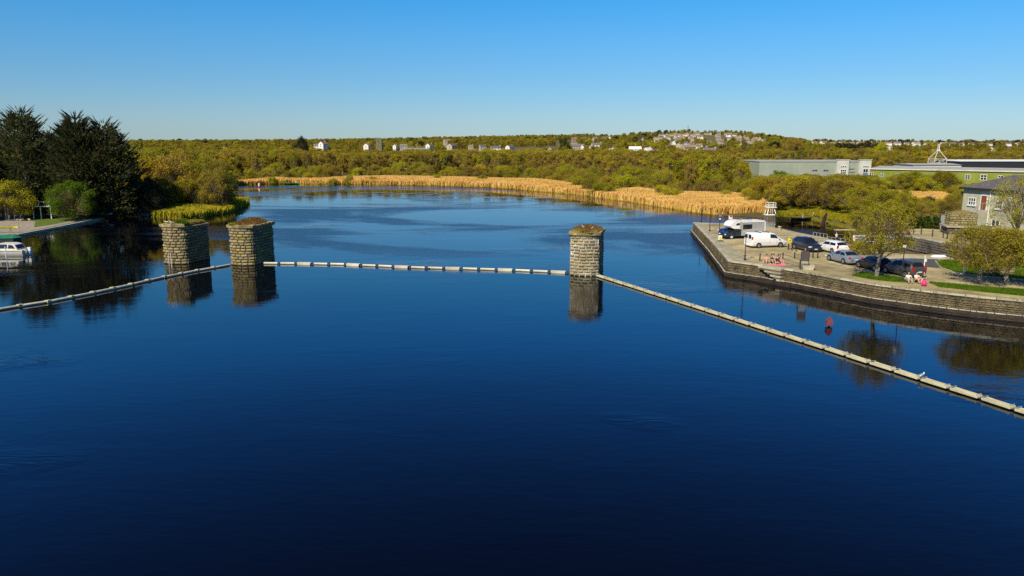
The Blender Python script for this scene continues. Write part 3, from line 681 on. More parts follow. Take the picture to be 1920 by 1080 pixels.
# --- masses of far wood: one stuff object, many instances
def instancer(name, pts, scl, idx, protos):
    me = bpy.data.meshes.new(name); me.vertices.add(len(pts)); me.vertices.foreach_set('co', np.asarray(pts, np.float32).ravel())
    for an, vals, ty in (('sc', scl, 'FLOAT'), ('rz', rng.random(len(pts)) * 6.28, 'FLOAT'), ('ix', idx, 'INT')):
        at = me.attributes.new(an, ty, 'POINT'); at.data.foreach_set('value', np.asarray(vals, np.float32 if ty == 'FLOAT' else np.int32))
    o = bpy.data.objects.new(name, me); col.objects.link(o); o['kind'] = 'stuff'
    g = bpy.data.node_groups.new(name, 'GeometryNodeTree'); N = g.nodes; L = g.links
    g.interface.new_socket('Geometry', in_out='INPUT', socket_type='NodeSocketGeometry'); g.interface.new_socket('Geometry', in_out='OUTPUT', socket_type='NodeSocketGeometry')
    gi = N.new('NodeGroupInput'); go = N.new('NodeGroupOutput'); mp = N.new('GeometryNodeMeshToPoints'); L.new(gi.outputs[0], mp.inputs[0])
    jo = N.new('GeometryNodeJoinGeometry'); iop = N.new('GeometryNodeInstanceOnPoints')
    for pm_ in protos[::-1]:
        oi = N.new('GeometryNodeObjectInfo'); oi.inputs['Object'].default_value = pm_; oi.inputs['As Instance'].default_value = True; L.new(oi.outputs['Geometry'], jo.inputs[0])
    def na(nm, ty):
        a = N.new('GeometryNodeInputNamedAttribute'); a.data_type = ty; a.inputs['Name'].default_value = nm; return a.outputs['Attribute']
    cx = N.new('ShaderNodeCombineXYZ'); L.new(na('rz', 'FLOAT'), cx.inputs[2])
    L.new(mp.outputs[0], iop.inputs['Points']); L.new(jo.outputs[0], iop.inputs['Instance']); iop.inputs['Pick Instance'].default_value = True
    L.new(na('ix', 'INT'), iop.inputs['Instance Index']); L.new(cx.outputs[0], iop.inputs['Rotation']); L.new(na('sc', 'FLOAT'), iop.inputs['Scale'])
    L.new(iop.outputs[0], go.inputs[0]); md = o.modifiers.new('scatter', 'NODES'); md.node_group = g
    return o
def proto_objs(kinds):
    out = []
    for kind, h, wd, nl, size, seed, m in kinds:
        cr, tr, _ = make_tree(kind, h, wd, nl, size, seed); cr.materials[0] = m
        out.append(bpy.data.objects.new('wood_source', cr))
    return out
random.seed(3)
wprot = proto_objs([('tall', 9, 6, 3200, .19, 61, M_brown), ('tall', 9, 5.5, 3200, .19, 62, M_olive), ('dome', 8, 8, 4000, .20, 63, M_olive), ('dome', 8, 8, 4000, .20, 64, M_brown), ('dome', 7.5, 8, 4000, .20, 65, M_yellow), ('dome', 8.5, 7, 4000, .20, 66, M_gold), ('dome', 9, 8, 4000, .20, 67, M_dark)])
def scatter_region(n, r0, r1, a0, a1, power=1.0):
    r = np.sqrt(r0 ** 2 + (r1 ** 2 - r0 ** 2) * rng.random(n)); a = np.radians(a0 + (a1 - a0) * rng.random(n)); return np.sin(a) * r, np.cos(a) * r
def patch_noise(X, Y, s, seed=0):
    return np.array([mnoise.noise(Vector((x * s + seed, y * s, seed * 1.7))) for x, y in zip(X, Y)])
# wet wood (300-560 m)
X1, Y1 = scatter_region(15000, 200, 560, -50, 50)
px1 = 960 + F * X1 / Y1; dq = dist_poly(X1, Y1, [(p.x, p.y) for p in rin], False); dr = np.hypot(X1, Y1)
inl = in_poly(X1, Y1, land_poly)
rin_line_y = np.interp(px1, [p_[0] for p_ in reed_in], [W(*p_, .4).y for p_ in reed_in])
ok = inl & (((px1 > 424) & (px1 < 1400) & (Y1 > rin_line_y + 52)) | ((px1 <= 424) & (Y1 > 215)) | ((px1 >= 1400) & (Y1 > 320)))
X1, Y1, px1 = X1[ok], Y1[ok], px1[ok]; Z1 = gh(X1, Y1)
pn = patch_noise(X1, Y1, .012, 2); kx = np.where(pn > .18, rng.choice([2, 4, 4, 5], len(X1)), np.where(pn < -.15, rng.choice([0, 0, 3, 5], len(X1)), rng.choice([0, 1, 2, 3, 5], len(X1), p=[.38, .18, .12, .24, .08])))
hs = 0.80 + .35 * rng.random(len(X1)) + .15 * pn
leftb = px1 < 640; hs = np.where(leftb, hs * 1.05, hs)
wood = instancer('woodland', np.stack([X1, Y1, Z1 - .1], 1), hs, kx, wprot)
tag(wood, 'wide olive and brown wet woodland stretching behind the reed bed', 'woodland', kind='stuff')
# countryside beyond (560-2600 m): trees in belts with gaps for fields and houses
X2, Y2 = scatter_region(30000, 560, 2300, -44, 44)
pn = patch_noise(X2, Y2, .006, 5); px2 = 960 + F * X2 / Y2; r2 = np.hypot(X2, Y2)
town = (px2 > 1040) & (px2 < 1440) & (r2 > 700) & (r2 < 1750)
keep = (pn > -.16) & ~(town & ((patch_noise(X2, Y2, .011, 9) < .02) | (rng.random(len(X2)) < .1)))
keep &= ~((r2 > 560) & (r2 < 900) & (px2 > 560) & (px2 < 1400) & (rng.random(len(X2)) < .55))
keep &= ~((px2 > 1500) & (r2 > 1150)) & ~((px2 > 1655) & (r2 > 560) & (r2 < 1150) & (rng.random(len(X2)) < .6))
X2, Y2 = X2[keep], Y2[keep]; Z2 = gh(X2, Y2); n2 = len(X2)
k2 = rng.choice(7, n2, p=[.14, .15, .23, .15, .2, .10, .03]); s2 = .75 + .5 * rng.random(n2)
far_ = instancer('treeline', np.stack([X2, Y2, Z2 - .1], 1), s2, k2, wprot)
tag(far_, 'distant belts of trees between the fields and houses up to the skyline', 'treeline', kind='stuff')
# skyline belt
X3, Y3 = scatter_region(9000, 2300, 4200, -45, 45); Z3 = gh(X3, Y3)
fb = instancer('skyline_treeline', np.stack([X3, Y3, Z3 - .1], 1), 1.3 + 0.8 * rng.random(len(X3)), rng.choice([0, 2, 3, 6], len(X3)), wprot)
tag(fb, 'thin dark line of trees along the far horizon', 'treeline', kind='stuff')

# --- reeds: standing dry reed, one mass
def reed_mass(name, poly, n, h, m, label, wd=.09, cond=None):
    xs = [p[0] for p in poly]; ys = [p[1] for p in poly]; X = []; Y = []
    X = rng.uniform(min(xs), max(xs), n * 6); Y = rng.uniform(min(ys), max(ys), n * 6); k = in_poly(X, Y, poly); X, Y = X[k], Y[k]
    d = dist_poly(X, Y, poly); k = rng.random(len(X)) < np.clip(.35 + d / 2, 0, 1); X, Y = X[k][:n], Y[k][:n]; n = len(X)
    pn = patch_noise(X, Y, .05, 4) ; Zb = np.maximum(gh(X, Y), -0.4) - .1
    hh = h * (.75 + .35 * rng.random(n) + .15 * pn); t = rng.random(n) * 6.28; lx = rng.normal(0, .12, n) + .1; ly = rng.normal(0, .12, n)
    w1 = wd * (.6 + .9 * rng.random(n)) * (1 + np.hypot(X, Y) / 400)
    P0 = np.stack([X - np.cos(t) * w1, Y - np.sin(t) * w1, Zb], 1); P1 = np.stack([X + np.cos(t) * w1, Y + np.sin(t) * w1, Zb], 1)
    P2 = np.stack([X + np.cos(t) * w1 * .8 + lx * hh, Y + np.sin(t) * w1 * .8 + ly * hh, Zb + hh], 1); P3 = np.stack([X - np.cos(t) * w1 * .8 + lx * hh, Y - np.sin(t) * w1 * .8 + ly * hh, Zb + hh * .93], 1)
    V = np.stack([P0, P1, P2, P3], 1).reshape(-1, 3)
    o = obj(name, np_mesh(name, V, np.arange(4 * n).reshape(-1, 4), m if isinstance(m, list) else [m], (pn + rng.normal(0, .12, n) > .25).astype(int) if isinstance(m, list) else None)); return tag(o, label, 'reeds', kind='stuff')
sh = {p: W(*p) for p in shore_px}
far_sh = [sh[p] for p in shore_px[15:27]]
main = [(p.x, p.y) for p in far_sh] + [(W(1450, 402).x, W(1450, 402).y)] + [(p.x, p.y) for p in rin[::-1]]
reed_mass('reed_bed', main, 210000, 1.6, M_reed, 'long golden dry reed bed along the far bank of the river')
lp = [sh[p] for p in shore_px[6:15]]; lpoly = [(p.x, p.y) for p in lp] + [tuple(W(x, y, .3))[:2] for x, y in ((412, 352), (408, 372), (388, 385), (340, 389), (288, 395), (284, 405))]
reed_mass('reed_patch', lpoly, 46000, 1.3, M_reedg, 'yellow green reed patch on the point behind the two left piers', wd=.07)
# green fringe at the water line
fr_ = [Vector((p.x, p.y)) for p in far_sh]; fr2 = [p + Vector((p.x, p.y)).normalized() * 2.5 for p in fr_]; fr1 = [p - Vector((p.x, p.y)).normalized() * .8 for p in fr_]
reed_mass('reed_fringe', [tuple(p) for p in fr1] + [tuple(p) for p in fr2[::-1]], 20000, 0.7, M_reedg, 'short green fringe of new reed at the far waterline')

# --- trees and scrub behind the inlet (right)
random.seed(21)
reg = [W(x, y, 1.2) for x, y in [(1458, 391), (1500, 393), (1560, 400), (1605, 409), (1640, 424), (1680, 432), (1700, 424), (1790, 405), (1800, 372), (1790, 362), (1650, 362), (1560, 358), (1440, 360), (1400, 368)]]
rp_ = [(p.x, p.y) for p in reg]; xs = [p[0] for p in rp_]; ys = [p[1] for p in rp_]; placed = []
marsh = [(p.x, p.y) for p in [W(x, y, 1.2) for x, y in [(1650, 365), (1760, 365), (1790, 385), (1740, 400), (1650, 398)]]]
tries = 0
while len(placed) < 120 and tries < 6000:
    tries += 1; x = random.uniform(min(xs), max(xs)); y = random.uniform(min(ys), max(ys)); ax, ay = np.array([x]), np.array([y])
    if not in_poly(ax, ay, rp_)[0] or in_poly(ax, ay, marsh)[0]: continue
    if any(math.hypot(x - a, y - b) < 3.3 for a, b in placed): continue
    placed.append((x, y))
    z = ghs(x, y); pxx = 960 + F * x / y
    lim = 326 if pxx < 1630 else 352
    if 1700 < pxx < 1790: lim = 380
    hmax = CH - y * math.tan(PITCH - math.atan((540 - lim) / F)) - z
    h = max(2.5, min(random.uniform(4.5, 7.5), hmax * random.uniform(.85, 1.0)))
    m = random.choice([M_gold, M_olive, M_olive, M_yellow, M_brown, M_gold]); kd = 'dome' if h > 4.5 else 'bush'
    plant(kd, Vector((x, y, z - .1)), h, h * random.uniform(1.1, 1.5) * (1 if kd == 'dome' else 1.2), m, ('small ' if h < 4 else 'tall ' if h > 6 else '') + cword(m) + ' willow ' + ('at the inlet edge ' if y < 150 else 'in the mid scrub ' if y < 180 else 'at the back of the scrub ') + near(pxx, SCRL), group='willows between the inlet and the grey building', name='willow_tree')
# rows in front of grey and green buildings
for px in np.arange(1405, 1960, 13):
    d = random.uniform(196, 232); p = az_px(px, d); z = ghs(p.x, p.y); lim = random.uniform(324, 338) if px < 1625 else (random.uniform(318, 334) if 1665 < px < 1800 else random.uniform(330, 350))
    if 1780 < px: lim = 345
    h = CH - d * math.tan(PITCH - math.atan((540 - lim) / F)) - z; h = max(3, min(h, 9))
    plant('dome', Vector((p.x, p.y, z - .1)), h, h * 1.3 + 1, (mm_ := random.choice([M_olive, M_olive, M_yellow, M_gold, M_brown])), ('low ' if h < 5 else '') + cword(mm_) + ' bushy willow screening the wall ' + near(px, BLDL), group='trees in front of the long buildings', name='willow_tree')
for px in np.arange(1395, 1960, 11):
    d = random.uniform(300, 330); p = az_px(px, d); z = ghs(p.x, p.y); lim = random.uniform(276, 294) if px < 1655 else random.uniform(285, 297)
    h = CH - d * math.tan(PITCH - math.atan((540 - lim) / F)) - z
    plant('tall', Vector((p.x, p.y, z - .1)), min(h, 12.5), 7.5, (mm_ := random.choice([M_gold, M_brown, M_brown, M_olive])), cword(mm_) + ' tree showing above the roofs ' + near(px, BLDL), group='trees behind the long buildings', name='birch_tree')
reed_mass('marsh_grass', marsh, 14000, 1.4, [M_reed, M_reedg], 'golden rough grass in the clearing beyond the inlet', wd=.07)
plant('bush', W(1738, 395, 1.4), 3.0, 5, M_redshrub, 'dull plum coloured shrub in the golden clearing', 'bush', name='shrub')
#PART3
# ------------------------------------------------------------------ buildings
def zpx(y, d): return CH - d * math.tan(PITCH - math.atan((540 - y) / F))     # height of a point seen at row y at distance d
def xat(px, d, z=3.0):
    q = W(px, 400, 0); return (px - 960) / F * (d * math.cos(PITCH) + (CH - z) * math.sin(PITCH))
M_grey = mat('grey_green_cladding', (0.27, 0.31, 0.24), (0.34, 0.37, 0.29), scale=0.25, rough=0.8, bump=0.2, bscale=3)
M_pale = mat('pale_render', (0.50, 0.49, 0.41), (0.62, 0.60, 0.51), scale=0.6, rough=0.85)
M_greenw = mat('green_painted_wall', (0.17, 0.20, 0.025), (0.25, 0.28, 0.045), scale=0.3, rough=0.85, bump=0.2)
M_roofg = mat('grey_roof', (0.28, 0.28, 0.26), (0.40, 0.40, 0.37), scale=0.4, rough=0.8)
M_blue = mat('blue_panel', (0.10, 0.22, 0.40), rough=0.5)
M_red = mat('red_paint', (0.55, 0.03, 0.03), rough=0.5)
M_concrete = mat('concrete', (0.33, 0.31, 0.25), (0.48, 0.46, 0.38), scale=0.6, rough=0.9, bump=0.3)
M_darkstone = mat('dark_wall_stone', (0.055, 0.045, 0.04), (0.16, 0.135, 0.11), scale=0.8, rough=0.95, bump=0.6, bscale=6)
def facade(name, label, cat, a, b, depth, z0, z1, m, group=None):
    """building whose front runs from a to b (left to right as seen); local x along the front, y into the depth"""
    a = Vector((a[0], a[1])); b = Vector((b[0], b[1])); t = (b - a); L = t.length; rz = math.atan2(t.y, t.x)
    th = thing(name, label, cat, (a.x, a.y, z0), rz, group); h = z1 - z0
    obj('wall', MB().box((L / 2, depth / 2, h / 2 - .5), (L, depth, h + 1)), m, th); return th, L, h
def window(parent, x, z, w_, h_, frame=M_white, bars=(1, 1), y=0.0, glass=M_glass, sill=True, th=.07):
    mb = MB(); f = max(.05, w_ * .07)
    mb.box((x, y - .03, z + h_ / 2), (w_ + f * 2, .10, f)); mb.box((x, y - .03, z - h_ / 2), (w_ + f * 2, .10, f))
    mb.box((x - w_ / 2, y - .03, z), (f, .09, h_)); mb.box((x + w_ / 2, y - .03, z), (f, .09, h_))
    for i in range(bars[0]): mb.box((x - w_ / 2 + w_ * (i + 1) / (bars[0] + 1), y - .03, z), (f, .085, h_ - f))
    for i in range(bars[1]): mb.box((x, y - .03, z - h_ / 2 + h_ * (i + 1) / (bars[1] + 1)), (w_ - f, .082, f))
    o = obj('window', mb, frame, parent)
    obj('pane', MB().box((x, y - .005, z), (w_, .03, h_)), glass, o)
    if sill: obj('sill', MB().box((x, y - .09, z - h_ / 2 - f * 1.2), (w_ + .3, .2, f)), frame, o)
    return o
# long grey building
d = 250
A_, B_ = (xat(1422, d), d), (xat(1629, d), d)
th, L, h = facade('industrial_building', 'long grey flat-roofed building with two pale window bays at its right end', 'building', A_, B_, 22, 1.0, zpx(303, d), M_grey)
def lx(px): return xat(px, d) - A_[0]
obj('roof', MB().box((L / 2, 11, h + .06), (L + .3, 22.3, .25)), M_roofg, th)
for i in range(1, 14):
    if lx(1564) > i * L / 14.5: obj('panel_joint', MB().box((i * L / 14.5, -.015, h / 2), (.06, .03, h - .2)), M_roofg, th)
for a, b in ((1566, 1588), (1607.5, 1629.5)):
    x0, x1 = lx(a), lx(b); obj('bay', MB().box(((x0 + x1) / 2, -.25, h / 2 + .2), (x1 - x0, .7, h + .7)), M_pale, th)
    obj('cornice', MB().box(((x0 + x1) / 2, -.25, h + .62), (x1 - x0 + .4, 1.0, .16)), M_pale, th)
for a, b in ((1521, 1531), (1542, 1552)):
    window(th, (lx(a) + lx(b)) / 2, zpx(319.5, d) - 1, lx(b) - lx(a), .55, M_roofg, (1, 0), sill=False)
window(th, lx(1578), zpx(322, d) - 1, 1.8, 1.5, M_white, (2, 1), y=-.62, sill=False)
window(th, lx(1578), zpx(312, d) - 1, 1.9, .5, M_white, (2, 0), y=-.62, sill=False)
window(th, lx(1619.5), zpx(320, d) - 1, 1.6, 1.2, M_white, (1, 0), y=-.62, sill=False)
window(th, lx(1619.5), zpx(312, d) - 1, 1.9, .5, M_white, (2, 0), y=-.62, sill=False)
obj('door', MB().box((lx(1619.5), -.63, zpx(329, d) - 1), (1.6, .06, 1.7)), M_blue, th)
sg = MB(); pts = [(0, .1), (.25, .45), (.5, .1), (.7, .5), (.9, .15), (1.15, .4), (1.4, .2), (1.7, .5), (2.0, .35)]
for i in range(len(pts) - 1): sg.beam((pts[i][0] + lx(1588.5), -.05, pts[i][1] + zpx(319, d) - 1), (pts[i + 1][0] + lx(1588.5), -.05, pts[i + 1][1] + zpx(319, d) - 1), .05, .12)
sg.box((lx(1595), -.04, zpx(323, d) - 1), (2.2, .06, .12)); obj('sign', sg, M_black, th)
# long green building
d2 = 236
A2, B2 = (xat(1646, d2), d2 + 6), (xat(2060, 205), 205)
th, L, h = facade('green_building', 'long green painted building with a row of small square white windows', 'building', A2, B2, 26, 1.0, 7.4, M_greenw)
tdir = Vector((B2[0] - A2[0], B2[1] - A2[1])).normalized()
mb = MB(); mb.add([(-.3, -.3, h), (L, -.3, h), (L, 12, h + .6), (-.3, 12, h + .6), (-.3, 26, h), (L, 26, h)], [(0, 1, 2, 3), (3, 2, 5, 4), (0, 3, 4), (1, 5, 2)]); obj('roof', mb, M_roofg, th)
obj('fascia', MB().box((L / 2, -.33, h - .05), (L + .4, .08, .35)), M_pale, th)
def along_px(px):                       # distance along the green front under column px
    lo, hi = 0, L
    for _ in range(40):
        m_ = (lo + hi) / 2; p = Vector((A2[0], A2[1])) + tdir * m_; q = 960 + F * p.x / (p.y * math.cos(PITCH) + 10 * math.sin(PITCH))
        if q < px: lo = m_
        else: hi = m_
    return lo
for px, s in ((1634, 1.15), (1653, .9), (1682, .9), (1702, .8), (1758, .9), (1785, .8), (1814, 1.25), (1844, 1.5), (1876, 1.25), (1908, 1.25)):
    x = along_px(px); window(th, x, zpx(329, d2) - 1.0, s, s, M_white, (1, 1), sill=False)
# flat white/grey extension roofs seen above it
def shed(px0, px1, ytop, d, hgt, depth, wm, rm, label, roofh=.5, name='warehouse', group=None, z0=None):
    x0, x1 = xat(px0, d), xat(px1, d); zt = zpx(ytop, d); z0 = ghs((x0 + x1) / 2, d) if z0 is None else z0
    th = thing(name, label, 'building', ((x0 + x1) / 2, d, z0), 0, group); Lw = x1 - x0; zt = max(zt, z0 + 2.5); hh = zt - z0 - roofh
    obj('wall', MB().box((0, depth / 2, hh / 2 - .5), (Lw, depth, hh + 1)), wm, th)
    obj('roof', MB().add([(-Lw / 2 - .3, -.3, hh), (Lw / 2 + .3, -.3, hh), (Lw / 2 + .3, depth / 2, hh + roofh), (-Lw / 2 - .3, depth / 2, hh + roofh), (-Lw / 2 - .3, depth, hh), (Lw / 2 + .3, depth, hh)], [(0, 1, 2, 3), (3, 2, 5, 4), (0, 3, 4), (1, 5, 2), (0, 4, 5, 1)]), rm, th)
    return th, Lw, hh
shed(1797, 2040, 300, 282, 8, 20, M_black, M_white, 'black-walled shed with a bright white roof behind the long green building', .5)
shed(1710, 1800, 307, 270, 7, 14, M_pale, M_roofg, 'pale flat-roofed block beside the foot of the lattice spire', .4)
t, lw, hh = shed(1663, 1694, 274.5, 900, 5, 14, M_wwall, M_wwall, 'white flat-roofed warehouse on the right skyline', .3)
for px0, px1, y, d, wm, lab in ((1702, 1778, 280.5, 820, M_cream, 'long low cream warehouse right of the white one on the skyline'), (1784, 1870, 280, 900, M_wwall, 'long pale warehouse beyond the lattice spire'), (1812, 1905, 290, 560, M_cream, 'low cream-edged shed behind the black-walled shed'), (1850, 1868, 277.5, 1000, M_wwall, 'small white shed high on the right skyline'),
                                (362, 408, 275.2, 900, M_cream, 'low cream shed at the left end of the far white roofs'), (398, 450, 276, 820, M_wwall, 'long white shed among the trees left of the far houses'), (478, 495, 277, 800, M_wwall, 'small white shed right of the long one in the far trees'), (398, 406, 270, 1100, M_cream, 'tiny pale block on the left skyline')):
    shed(px0, px1, y, d, 5, 12, wm, wm if d > 700 else M_roofg, lab, .4)
# lattice spire
d = 292; c = Vector((xat(1754.5, d), d, 0)); c.z = ghs(c.x, c.y)
t = thing('lattice_spire', 'pale open lattice spire rising behind the long green building', 'spire', c)
zA = zpx(298, d) - c.z; zB = zpx(283, d) - c.z; zC = zpx(270, d) - c.z; q = 2.25
for sx in (-1, 1):
    for sy in (-1, 1):
        obj('leg', MB().tube((sx * q, sy * q, -.3), (sx * q, sy * q, zA), .14, n=6).tube((sx * q, sy * q, zA), (sx * .35, sy * .35, zB), .13, n=6), M_pale, t)
for z in (zA - 3.5, zA - 1.6, zA):
    for i in range(4):
        a = [(-q, -q), (q, -q), (q, q), (-q, q)][i]; b = [(q, -q), (q, q), (-q, q), (-q, -q)][i]
        obj('rail', MB().tube((*a, z), (*b, z), .09, n=5), M_pale, t)
        obj('brace', MB().tube((*a, z), (*b, z - 1.7), .06, n=5).tube((*b, z), (*a, z - 1.7), .06, n=5), M_pale, t)
obj('finial', MB().box((0, 0, zB + .2), (1.0, 1.0, .3)).tube((-.25, 0, zB), (-.25, 0, zC), .12, n=6).tube((.3, 0, zB), (.3, 0, zC), .12, n=6), M_white, t)

# gable houses
def gable(w_, d_, h_, rh, wm, rm, ch=True, ov=.35):
    wall = MB(); wall.box((0, 0, h_ / 2 - .5), (w_, d_, h_ + 1)); wall.add([(-w_ / 2, -d_ / 2, h_), (-w_ / 2, d_ / 2, h_), (-w_ / 2, 0, h_ + rh), (w_ / 2, -d_ / 2, h_), (w_ / 2, d_ / 2, h_), (w_ / 2, 0, h_ + rh)], [(0, 1, 2), (3, 5, 4)])
    r = MB(); e = ov; y = d_ / 2 + e; z = h_ - e * rh / (d_ / 2)
    r.add([(-w_ / 2 - .2, -y, z), (w_ / 2 + .2, -y, z), (w_ / 2 + .2, 0, h_ + rh + .12), (-w_ / 2 - .2, 0, h_ + rh + .12), (-w_ / 2 - .2, y, z), (w_ / 2 + .2, y, z),
           (-w_ / 2 - .2, -y, z - .15), (w_ / 2 + .2, -y, z - .15), (w_ / 2 + .2, y, z - .15), (-w_ / 2 - .2, y, z - .15), (-w_ / 2 - .2, 0, h_ + rh - .03), (w_ / 2 + .2, 0, h_ + rh - .03)],
          [(0, 1, 2, 3), (3, 2, 5, 4), (0, 6, 7, 1), (4, 5, 8, 9), (0, 3, 10, 6), (3, 4, 9, 10), (1, 7, 11, 2), (2, 11, 8, 5), (6, 10, 11, 7), (9, 8, 11, 10)])
    c = MB().box((w_ / 2 - .6, 0, h_ + rh + .3), (.9, .6, 1.3)).tube((w_ / 2 - .6, 0, h_ + rh + .9), (w_ / 2 - .6, 0, h_ + rh + 1.25), .14, n=6)
    return wall.mesh('wall', wm), r.mesh('roof', rm), c.mesh('chimney', wm)
win_me = MB().box((0, 0, 0), (1.2, .1, 1.1)).mesh('window', M_glass); door_me = MB().box((0, 0, 0), (1.0, .1, 2.0)).mesh('door', M_rooft)
HP = [gable(11, 8, 4.8, 2.6, M_cream, M_slate), gable(9, 7.5, 4.8, 2.8, M_wwall, M_rooft), gable(14, 8, 2.8, 2.8, M_wwall, M_slate), gable(13, 8, 5, 2.6, M_cream, M_rooft)]
HD = [(11, 8, 4.8), (9, 7.5, 4.8), (14, 8, 2.8), (13, 8, 5)]
def house(k, loc, rz, label, group=None, sc_=1.0, detail=True, wallm=None, roofm=None, cat='house'):
    t = thing('house', label, cat, loc, rz, group); sc_ *= .68; t.scale = (sc_,) * 3; wm, rm, cm = HP[k]; W_, D_, H_ = HD[k]
    a = obj('wall', wm, parent=t); r = obj('roof', rm, parent=t)
    if wallm: a.material_slots[0].link = 'OBJECT'; a.material_slots[0].material = wallm
    if roofm: r.material_slots[0].link = 'OBJECT'; r.material_slots[0].material = roofm
    obj('chimney', cm, parent=r)
    if detail:
        for z in ([1.5, 3.9] if H_ > 4 else [1.5]):
            for x in (-W_ * .32, 0, W_ * .32):
                if not (x == 0 and z == 1.5): obj('window', win_me, parent=t, loc=(x, -D_ / 2 - .02, z))
            obj('window', win_me, parent=t, loc=(-W_ / 2 - .02, 0, z), rz=math.pi / 2)
        obj('door', door_me, parent=t, loc=(0, -D_ / 2 - .02, 1.0))
    return t
def far_house(k, px, ybase, d, rz, label, sc_=1.0, **kw):
    x = (px - 960) / F * d * math.cos(PITCH) * 1.0; x = (px - 960) / F * (d * math.cos(PITCH) + 10 * math.sin(PITCH)); z = ghs(x, d)
    zb = zpx(ybase, d)                      # lift the knoll it stands on where the photo shows it higher
    return house(k, (x, d, max(z, zb)), rz, label, None, sc_, **kw) if zb < z + 1.0 else raised(k, x, d, z, zb, rz, label, sc_, kw)
def raised(k, x, d, z, zb, rz, label, sc_, kw):
    t = house(k, (x, d, zb), rz, label, None, sc_, **kw); W_, D_, H_ = HD[k]
    obj('plinth', MB().box((0, 0, -(zb - z) / 2 / sc_ - .3), (W_ * .98, D_ * .98, (zb - z) / sc_ + .6)), M_cream, t); return t
specs = [(1, 607, 277, 640, 1.1, 'white cottage with a low wing among trees left of the square tower', 1.0), (2, 598, 276.5, 650, 0.2, 'low white wing beside the white cottage on the far left', .8),
         (1, 689, 279, 600, 1.35, 'white gabled house just left of the ivy-grey square tower', .8), (1, 742, 278, 640, 1.2, 'small white gabled house just right of the square tower', .6),
         (1, 806, 279.5, 620, 1.0, 'white gabled house at the right end of the railway bridge', .85), (0, 847, 280, 620, 1.1, 'cream gabled house standing alone right of the bridge', .9), (3, 838, 268, 900, .4, 'pale house high up behind the cream gabled one', .8),
         (0, 757, 279, 660, .2, 'low olive grey house next to the tower houses', .8), (2, 929, 281, 600, .1, 'long white terrace in the middle distance', .8), (0, 956, 282, 600, .9, 'small cream house with a pointed gable beside the long white terrace', .8),
         (0, 1035, 284.5, 590, .8, 'cream house in front of the middle wood, alone', .7), (0, 1081, 280, 680, .1, 'grey-roofed bungalow at the left foot of the housing hill', .9), (2, 1118, 275, 760, .1, 'long low white terrace below the housing hill', 1.0),
         (1, 1092, 279.5, 700, 1.2, 'small white house beside the grey-roofed bungalow', .7), (1, 1110, 280, 700, 1.0, 'small white gabled house in the row under the hill', .7),
         (2, 1146, 288, 560, 1.15, 'big barn-like house with its bright white gable roof lit, left one of two', 1.0), (2, 1214, 287, 560, 1.0, 'big barn-like house with a bright white sloping roof, right one of two', 1.0),
         (3, 1190, 288, 570, .05, 'long brown-roofed house between the two bright white roofs', 1.0), (1, 1232, 289, 560, 1.4, 'small white pointed gable right of the white roofs', .6), (1, 1264, 272, 900, 1.1, 'white gabled house on the hillside below the green copse', .9),
         (1, 1257, 272.5, 900, 1.3, 'smaller white house beside the white gabled one on the hillside', .7), (1, 1143, 264.5, 1050, 1.2, 'large white gable at the left end of the hillside terraces', 1.1), (1, 1357, 279.5, 700, .1, 'white cottage under the dark round tree', .7), (2, 1330, 287, 580, .1, 'long low house with white walls right of the brown roofs', 1.0), (3, 1290, 285, 600, .3, 'grey-roofed long house beyond the birch wood', 1.1), (1, 1290, 281, 610, .9, 'house with a white gable edge left of the grey-roofed long house', .8),
         (1, 838 + 45, 279, 640, .3, 'low pale house right of the cream gabled one', .6), (0, 905, 279, 640, .4, 'low stone coloured house among hedges mid distance', .7)]
for k, px, yb, d, rz, lab, s in specs:
    wr = 'bright white' in lab
    far_house(k, px, yb, d, rz, lab, s, wallm=M_wwall if 'white' in lab else M_cream, roofm=M_white if wr else None)
HILL = [(1100, 'far left of it'), (1130, 'left of the big white gable'), (1160, 'by the big white gable'), (1190, 'right of the big white gable'), (1225, 'above the bright white roofs'), (1255, 'left of the white hillside houses'), (1275, 'just left of the mast'), (1295, 'just right of the mast'), (1320, 'right of the mast'), (1350, 'above the white cottage'), (1380, 'right of the dark round tree'), (9999, 'at its right shoulder')]
# terraces covering the hill
random.seed(17); nh = 0
for r in np.geomspace(760, 1640, 25):
    x = (1075 - 960) / F * r
    while x < (1425 - 960) / F * r:
        px = 960 + F * x / r; g = mnoise.noise(Vector((x * .012, r * .012, 3)))
        wgap = random.uniform(12, 22)
        edge = (px < 1150 and r < 1000) or (px > 1390 and r > 1200)
        if g > -.12 and not edge and random.random() < .76 and nh < 250:
            k = random.choice([0, 0, 1, 3, 3]); z = ghs(x, r)
            rz = random.choice([.1, .25, .1, -.15, 1.2]) + random.uniform(-.08, .08)
            wm_ = random.choice([M_cream, M_cream, M_cream, M_cream, M_wwall]); rm_ = random.choice([M_rooft, M_rooft, M_slate]); t = house(k, (x, r + random.uniform(-8, 8), z), rz, ('white' if wm_ is M_wwall else 'cream') + ' house, ' + ('brown' if rm_ is M_rooft else 'grey') + ' roof, ' + ['foot of the hill', 'low on the hill', 'halfway up the hill', 'high on the hill', 'top of the hill'][min(4, int((r - 760) / 172))] + ', ' + near(px, HILL), 'houses on the far hill', 0.85, detail=False, wallm=wm_, roofm=rm_); nh += 1
        x += wgap
for i, px in enumerate(list(range(1500, 1920, 17)) + [1440, 1452, 1470]):      # houses along the right skyline
    r = random.uniform(1500, 2100); x = (px - 960) / F * r; z = ghs(x, r) + 0
    house(random.choice([0, 1, 3]), (x, r, z), random.uniform(-.3, .4), 'tiny pale house on the low skyline at the far right', 'houses on the right skyline', 1.6, detail=False, wallm=M_wwall)
